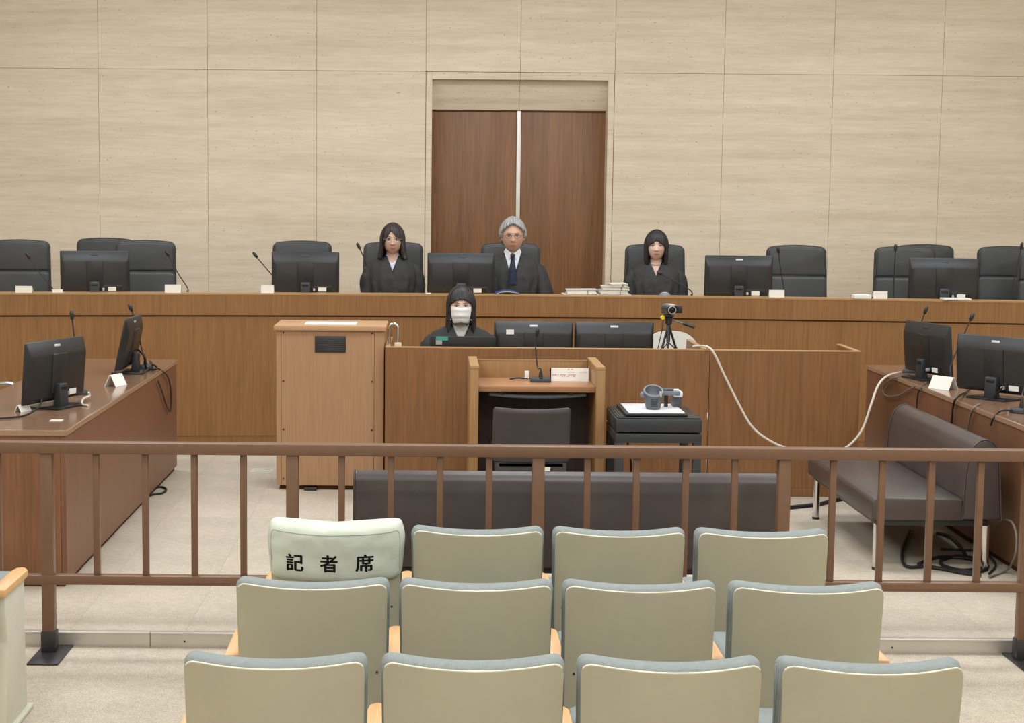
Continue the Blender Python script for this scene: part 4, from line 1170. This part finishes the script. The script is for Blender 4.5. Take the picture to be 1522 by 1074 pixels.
# document bundles on the bench
def bundle(label, px0, px1, z, h, mat, rz, Y):
    a, b = at_y(px0, 432, Y), at_y(px1, 432, Y)
    t = thing('document_bundle', label, 'documents', ((a.x + b.x) / 2, Y, z), rz, 'document bundles on the bench'); w = abs(b.x - a.x)
    rr = random.Random(hash(label) % 99991 if False else len(label) * 7 + int(px0))
    n = max(2, int(h / .010))
    obj('back_cover', box((0, 0, .0015), (w, .22, .003)), mat, t)
    bm = bmesh.new()
    for k in range(n):
        add_box(bm, (rr.uniform(-.006, .006), rr.uniform(-.006, .004), .003 + (k + .5) * (h - .006) / n), (w - .006 - rr.uniform(0, .012), .212, (h - .006) / n * .86), 0)
    obj('pages', bm, 'white' if mat != 'file_b' else 'file_b', t, kind='stuff')
    obj('front_cover', box((0, 0, h - .0015), (w, .22, .003), rot=Matrix.Rotation(rr.uniform(-.03, .03), 3, 'Y')), mat, t)
    obj('binding_string', tube([(w * .2, -.111, .0), (w * .2, -.112, h * .5), (w * .2, -.111, h)], .002, 5), 'ink', t)
BY = arc(at_y(885, 435, 12.3).x) + .20
z = DESKZ
for lab, p0, p1, h, mat, rz in (('lowest wide bundle of the left document stack on the bench', 836, 889, .052, 'file_b', .02), ('thinner top bundle of the left document stack on the bench', 841, 886, .032, 'file_a', -.04)):
    bundle(lab, p0, p1, z, h, mat, rz, BY); z += h + .001
z = DESKZ
for lab, p0, p1, h, mat, rz in (('bottom bundle of the right document stack beside the bobbed woman', 890, 936, .05, 'file_b', .0), ('second bundle up in the right document stack on the bench', 889, 931, .032, 'file_c', .05), ('tilted third bundle of the right document stack on the bench', 893, 934, .026, 'file_a', -.05), ('small topmost bundle of the right document stack on the bench', 905, 930, .022, 'file_b', .03)):
    bundle(lab, p0, p1, z, h, mat, rz, BY - .003); z += h + .001
Y = arc(.65) + .10
a, b = at_y(735, 436, Y), at_y(773, 436, Y)
t = thing('blue_folder', 'blue edged folder lying open before the grey-haired man', 'folder', ((a.x + b.x) / 2, Y, BTOP))
w = b.x - a.x
obj('cover', sheet(lambda u, v: Vector(((u - .5) * w, (v - .5) * .12, .003 + .026 * math.sin(PI * u) ** .7)), 16, 3, lambda u, v: Vector(((u - .5) * w, (v - .5) * .12, .0 + .026 * math.sin(PI * u) ** .7))), 'bluepaper', t)
obj('pages', sheet(lambda u, v: Vector(((u - .5) * w * .96, (v - .5) * .11, .002 + .021 * math.sin(PI * u) ** .7)), 16, 3, lambda u, v: Vector(((u - .5) * w * .96, (v - .5) * .11, -.001 + .019 * math.sin(PI * u) ** .7))), 'white', t)
p = at_y(988, 439, arc(1.8) + .08)
t = thing('desk_clock', 'small round grey desk clock before the bobbed woman', 'clock', (p.x, p.y, BTOP))
obj('case', add_lathe(bmesh.new(), [(.045, 0), (.044, .008), (.032, .020), (.012, .026), (.004, .026)], 20), 'grey', t)
obj('glass', add_lathe(bmesh.new(), [(.028, .0215), (.016, .026), (.003, .0275)], 20), 'silver', t)
# table cards
def tcard(px, py, w, h, rz, label):
    p = at_z(px, py, TZ); t = thing('name_card', label, 'card', (p.x, p.y, TZ), rz, 'white cards on the bench and tables')
    for s in (-1, 1):
        f = box((0, 0, h / 2), (w, .003, h)); f.transform(Matrix.Translation((0, s * h * .5, 0)) @ Matrix.Rotation(s * .46, 4, 'X')); obj('leaf', f, 'white', t)
tcard(172, 573, .13, .075, 1.25, 'white tent card beside the edge-on monitor on the left table')
tcard(34, 611, .09, .04, 1.2, 'small white card in front of the near monitor on the left table')
tcard(1402, 578, .15, .085, -1.0, 'white tent card between the monitors on the right table')
o = tag(obj('thin_slip', box((0, 0, .0015), (.06, .05, .003)), 'offwhite'), 'beige sticker lying near the left table\'s front corner', 'paper'); o.location = at_z(84, 625, TZ)  # solid beige slip in place of a reflection on the glossy tabletop
# the notice on the witness stand
p = at_z(847, 566.5, .797)
t = thing('notice_card', 'white notice card printed in faint red on the witness stand', 'card', (p.x, p.y, .797))
w, h = .222, .080
L = Matrix.Rotation(-.12, 4, 'X')
f = box((0, 0, h / 2), (w, .004, h)); f.transform(L); nc = obj('front_leaf', f, 'white', t)
f = box((0, .028, h * .47), (w + .012, .004, h * .94)); f.transform(Matrix.Rotation(.05, 4, 'X')); obj('back_stand', f, 'ink', t)
rr = random.Random(5); bm = bmesh.new()
def dash_row(x0, x1, z, hh, dens):
    x = x0
    while x < x1:
        l = rr.uniform(.003, .008)
        if rr.random() < dens: add_box(bm, (x + l / 2, -.0024, z + rr.uniform(-.001, .001)), (l, .0008, hh * rr.uniform(.5, 1)), 0)
        x += l + .002
dash_row(-.012, .012, h - .009, .006, .9); dash_row(-.01, .09, h - .026, .004, .6); dash_row(-.105, .035, h - .042, .008, .9); dash_row(-.06, .03, h - .052, .004, .7)
bm.transform(L); obj('printed_lines', bm, 'redink', nc, kind='stuff')
p = at_z(783, 565, .797)
t = thing('cable_tag', 'white cable tag beside the microphone on the witness stand', 'tag', (p.x, p.y, .797))
obj('label_strip', box((0, 0, .030), (.026, .004, .055), .002), 'white', t); obj('tie', tube([(-.01, 0, .008), (0, .008, .012), (.012, 0, .008)], .004, 6), 'ink', t)
tag(obj('cable', tube(spline([p + Vector(q) for q in ((-.10, .03, .004), (-.05, .02, .012), (0, .0, .01), (.03, .02, .012))], 6), .005, 6), 'bcable'), 'short black cable end lying beside the witness microphone', 'cable')
# floor label
p = at_z(389, 699, .0); q0, q1 = at_z(372, 692, 0), at_z(405, 706, 0)
t = thing('floor_label', 'clear printed label stuck to the carpet left of the lectern', 'label', (p.x, p.y, .001))
obj('film', box((0, 0, .0006), (.15, .17, .0012)), 'offwhite', t)
bm = bmesh.new(); rr = random.Random(9)
for zz, x0, x1, hh in ((.045, -.055, .06, .03), (-.035, -.04, .065, .02)):
    x = x0
    while x < x1:
        l = rr.uniform(.004, .010); add_box(bm, (x, zz, .0016), (l, hh * rr.uniform(.5, 1), .0008), 0); x += l + .0025
obj('printed_lines', bm, 'grey', t, kind='stuff')

# ------------------------------------------------------------------ laptop, camcorder, hoop
p = at_y(688, 512, 10.42)
t = thing('laptop', 'open black laptop with a teal label, in front of the masked clerk', 'laptop', (p.x, 10.42, CDZ))
zt = at_y(688, 499, 10.42).z - CDZ
lid = box((0, 0, zt / 2), (.425, .012, zt), .005); lid.transform(Matrix.Rotation(.06, 4, 'X')); ld_ = obj('lid', lid, 'blackg', t)
obj('screen', box((0, .008, zt / 2 + .01), (.39, .003, zt - .04), rot=Matrix.Rotation(.06, 3, 'X')), 'screen', ld_)
obj('keyboard_base', box((0, .14, .012), (.425, .27, .022), .006), 'blackg', t)
obj('keyboard', box((0, .13, .024), (.37, .12, .004), .001), 'black', t)
a = at_y(648, 499.5, 10.41) - Vector(t.location); b_ = at_y(666, 505.5, 10.41) - Vector(t.location); c = at_y(657, 511.5, 10.41) - Vector(t.location)
obj('teal_label', box(((a.x + b_.x) / 2, -.0085 - .06 * (a.z + b_.z) / 2, (a.z + b_.z) / 2), (b_.x - a.x, .003, a.z - b_.z), rot=Matrix.Rotation(.06, 3, 'X')), 'teal', ld_)
obj('grey_label', box(((a.x + c.x) / 2, -.0085 - .06 * (b_.z + c.z) / 2, (b_.z + c.z) / 2), (c.x - a.x, .003, b_.z - c.z), rot=Matrix.Rotation(.06, 3, 'X')), 'silver', ld_)
# tripod with fluid head
TY = 10.48
hd_ = at_y(994, 474, TY); ft = [at_y(977, 521, TY - .05), at_y(992, 522, TY - .10), at_y(1013, 520, TY + .05)]
t = thing('tripod', 'small black tripod with a pan handle on the clerk\'s desk', 'tripod', (hd_.x, TY, CDZ))
W = Vector(t.location)
obj('center_column', tube([hd_ - W + Vector((0, 0, -.15)), hd_ - W + Vector((0, 0, -.02))], .013, 10), 'darkgrey', t)
obj('head_block', add_lathe(bmesh.new(), [(.016, -.035), (.022, -.03), (.022, .0), (.028, .004), (.028, .012), (.02, .016)], 14, hd_ - W), 'black', t)
obj('camera_plate', box(hd_ - W + Vector((.0, 0, .022)), (.06, .08, .010), .002), 'darkgrey', t)
for f_ in ft:
    top = hd_ - W + Vector((0, 0, -.035)); d = (f_ - W) - top
    bot = top + d * ((0 - top.z + .004) / d.z) * .999
    bot = Vector((top.x + d.x * 1.25, top.y + d.y * 1.25, .006))
    l = obj('leg', tube([top, top.lerp(bot, .55)], .011, 8, flat=.7), 'black', t)
    obj('leg_tube', tube([top.lerp(bot, .5), bot], .007, 8), 'silver', l)
    obj('foot', ellipsoid(bmesh.new(), bot, (.011, .011, .008), 10, 6), 'black', l)
    obj('brace', tube([top.lerp(bot, .5), hd_ - W + Vector((0, 0, -.15))], .004, 6), 'black', l)
h0 = hd_ - W + Vector((.02, 0, -.005)); h1 = at_y(1032, 486, TY - .06) - W
ph_ = obj('pan_handle', tube([h0, h0.lerp(h1, .6)], .006, 8), 'grey', t)
obj('grip', tube([h0.lerp(h1, .5), h0.lerp(h1, .6), h1], .011, 10, radii=[.009, .012, .010]), 'black', ph_)
yk = at_y(985, 472, TY - .02) - W
obj('yellow_knob', add_lathe(bmesh.new(), [(.012, -.012), (.015, -.008), (.015, .008), (.012, .012)], 12, yk, Matrix.Rotation(PI / 2, 3, 'X')), 'yellow', t)
obj('strap', tube(spline([yk + Vector((.004, 0, -.01)), yk + Vector((-.004, -.01, -.08)), yk + Vector((-.03, -.02, -.20))], 5), .003, 6), 'black', t)
t = thing('camcorder', 'small grey camcorder with its screen folded out, mounted on the tripod', 'video camera', hd_ + Vector((0, 0, .027)))
t.rotation_euler.z = .18
obj('body', box((.0, .02, .036), (.058, .12, .066), .014, 3), 'midgrey', t)
obj('top_cover', box((.008, .0, .066), (.04, .10, .012), .005), 'silver', t)
ln = obj('lens_barrel', add_lathe(bmesh.new(), [(.024, 0), (.026, .01), (.026, .045), (.021, .048), (.018, .04)], 20, (-.004, -.03, .036), Matrix.Rotation(PI / 2, 3, 'X')), 'black', t)
obj('lens_ring', tube([(-.004 + .0245 * math.cos(a), -.077, .036 + .0245 * math.sin(a)) for a in [2 * PI * k / 20 for k in range(20)]], .0025, 6, closed=True), 'silver', ln)
obj('lens_glass', ellipsoid(bmesh.new(), (-.004, -.070, .036), (.018, .004, .018), 14, 8), 'screen', ln)
obj('screen_panel', box((.060, -.01, .036), (.05, .012, .048), .004, rot=Matrix.Rotation(-.5, 3, 'Z')), 'black', t)
obj('hand_strap', tube(spline([(-.03, -.03, .05), (-.045, .01, .045), (-.03, .06, .04)], 5), .006, 6, flat=.5), 'black', t)
# chrome hoop on the clerk's desk
a, b_ = at_y(579, 512, 10.32), at_y(591, 512, 10.32); zt = at_y(585, 481, 10.32).z
t = thing('chrome_hoop', 'tall chrome hoop rising between the pale lectern and the clerk\'s desk', 'stand', ((a.x + b_.x) / 2, 10.32, CDZ))
hwid = (b_.x - a.x) / 2
H_ = zt - CDZ
obj('hoop', tube([(-hwid, 0, .006), (-hwid, 0, H_ - hwid)] + [(-hwid * math.cos(q), 0, H_ - hwid + hwid * math.sin(q)) for q in [PI * k / 12 for k in range(1, 12)]] + [(hwid, 0, H_ - hwid), (hwid, 0, .006)], .009, 10), 'chrome', t)
obj('base', box((0, 0, .005), (.12, .10, .010), .003), 'chrome', t)
obj('beige_clip', box((hwid + .002, -.012, at_y(589, 512, 10.32).z - CDZ - .01), (.045, .02, .05), .004), 'cream', t)
# chair behind the left table
p = at_y(8, 575, 9.55)
t = thing('office_chair', 'chair behind the left table, only its chrome armrest curve in view', 'chair', (p.x - .26, 9.45, 0), PI / 2)
obj('seat', box((0, 0, .43), (.46, .46, .07), .025, 3), 'jleather', t); obj('backrest', box((0, .24, .66), (.42, .05, .36), .022, 3), 'jleather', t)
for s in (-1, 1):
    obj('chrome_arm', tube(spline([(s * .25, .20, .62), (s * .25, .0, .70), (s * .25, -.22, .735), (s * .25, -.29, .70), (s * .25, -.28, .58), (s * .25, -.22, 0.0)], 6), .012, 10), 'chrome', t)
    obj('rear_leg', tube([(s * .25, .20, .62), (s * .25, .24, 0)], .012, 10), 'chrome', t)

# ------------------------------------------------------------------ cables
def cable(label, pts, r, mat, n=8):
    return tag(obj('cable', tube(spline(pts, n), r, 7), mat), label, 'cable')
wp = [(1030, 515, 10.28), (1046, 514, 10.17), (1056, 518, 10.10), (1064, 530, 10.09), (1078, 560, 10.09), (1097, 598, 10.08), (1118, 634, 10.05), (1145, 655, 10.02), (1175, 667, 10.0), (1212, 672, 9.98), (1245, 669, 9.98), (1264, 660, 9.98), (1282, 637, 10.0), (1295, 600, 10.03), (1305, 573, 10.1), (1318, 559, 10.2), (1338, 553, 10.35)]
cable('long white cable drooping from the clerk\'s desk to the right table', [at_y(*q) for q in wp], .0075, 'wcable')
XT = 2.972
cable('grey cable looping off the right table edge', [at_z(1352, 556, TZ + .008)] + [at_x(a, c, XT) for a, c in ((1330, 561), (1316, 570), (1312, 580), (1318, 588), (1336, 587), (1352, 578))] + [at_z(1362, 573, TZ + .008)], .005, 'gcable')
cable('black cable hanging over the right table behind the sofa\'s far end', [at_z(1385, 565, TZ + .006)] + [at_x(a, c, XT) for a, c in ((1369, 577), (1364, 588), (1362, 612))], .005, 'bcable')
cable('black cable hanging over the right table left of the nearest monitor', [at_z(1447, 574, TZ + .03), at_z(1437, 582, TZ + .006)] + [at_x(a, c, XT) for a, c in ((1423, 590), (1417, 602), (1414, 630))], .006, 'bcable')
cable('grey cable hanging over the right table under the nearest monitor', [at_z(1456, 600, TZ + .006)] + [at_x(a, c, XT) for a, c in ((1447, 606), (1441, 622), (1437, 645))], .006, 'gcable')
cable('short black cable curling over the right table by the frame edge', [at_z(1508, 610, TZ + .01), at_z(1490, 610, TZ + .02), at_z(1482, 614, TZ + .006), at_x(1476, 622, XT), at_x(1473, 632, XT)], .005, 'bcable')
cable('black cable linking the nearest right monitor\'s plug to the table', [at_z(1490, 576, TZ + .10), at_z(1483, 584, TZ + .04), at_z(1470, 592, TZ + .02)], .005, 'bcable')
XL = -1.722
cable('thin black cable looping down the left table\'s side', [at_z(222, 536, TZ + .008), at_z(232, 545, TZ + .02)] + [at_x(a, c, XL) for a, c in ((246, 555), (252, 568), (254, 590), (253, 611), (248, 604), (241, 582), (235, 566))], .005, 'bcable')
cable('black cable trailing across the left table from its near monitor', [at_z(62, 592, TZ + .06), at_z(58, 604, TZ + .03), at_z(42, 615, TZ + .006), at_z(20, 620, TZ + .006), at_z(-20, 622, TZ + .006)], .005, 'bcable')
cable('white cable curling behind the near left monitor\'s stand', [at_z(132, 583, TZ + .04), at_z(133, 588, TZ + .02), at_z(124, 592, TZ + .02), at_z(122, 600, TZ + .008), at_z(131, 602, TZ + .008)], .006, 'wcable')
cable('black cable coiled behind the edge-on left monitor', [at_z(206, 520, TZ + .12), at_z(214, 530, TZ + .10), at_z(217, 545, TZ + .02), at_z(226, 549, TZ + .01), at_z(234, 547, TZ + .02), at_z(228, 542, TZ + .03), at_z(220, 547, TZ + .01)], .006, 'bcable')
cable('black cord curled on the carpet at the left table\'s foot', [at_z(a, c, .008) for a, c in ((216, 741), (226, 735), (240, 733), (247, 728), (243, 724), (234, 724), (226, 730))], .007, 'bcable')
cable('thick black cable on the carpet leading to the sofa\'s far leg', [at_z(a, c, .012) for a, c in ((1150, 756), (1180, 753), (1215, 749), (1240, 743), (1262, 739))], .013, 'bcable')
FL = [('black cable bowed on the carpet beneath the brown sofa', 'bcable', .008, [(1352, 788), (1342, 812), (1341, 832), (1350, 842), (1385, 842), (1425, 850), (1458, 855)]),
      ('black cable arching toward the front leg under the sofa', 'bcable', .009, [(1392, 792), (1412, 797), (1428, 812), (1437, 828)]),
      ('black cable coiled in a wide oval under the sofa', 'bcable', .009, [(1365, 838), (1395, 828), (1440, 830), (1468, 840), (1450, 850), (1410, 846), (1380, 842)]),
      ('black cable coiled in a small oval under the sofa', 'bcable', .009, [(1400, 832), (1425, 826), (1456, 832), (1462, 842), (1430, 847), (1402, 840), (1398, 833)]),
      ('thin cable run along the carpet by the right table\'s foot', 'bcable', .006, [(1398, 816), (1430, 817), (1460, 820), (1480, 838), (1470, 852)])]
for lab, m_, r, pts in FL: cable(lab, [at_z(a, c, r + .002) for a, c in pts], r, m_)
cable('grey cable looping from the right table\'s face to the carpet', [at_x(1480, 782, XT), at_x(1490, 773, XT - .02), at_x(1504, 776, XT - .03), at_x(1511, 798, XT - .03), at_x(1508, 828, XT - .04)] + [at_z(1495, 848, .01), at_z(1470, 857, .01)], .006, 'gcable')
cable('black cord hanging behind the equipment table', [at_y(932, 640, 9.45), at_y(934, 668, 9.45), at_y(938, 690, 9.45), at_y(936, 720, 9.45)], .006, 'bcable')
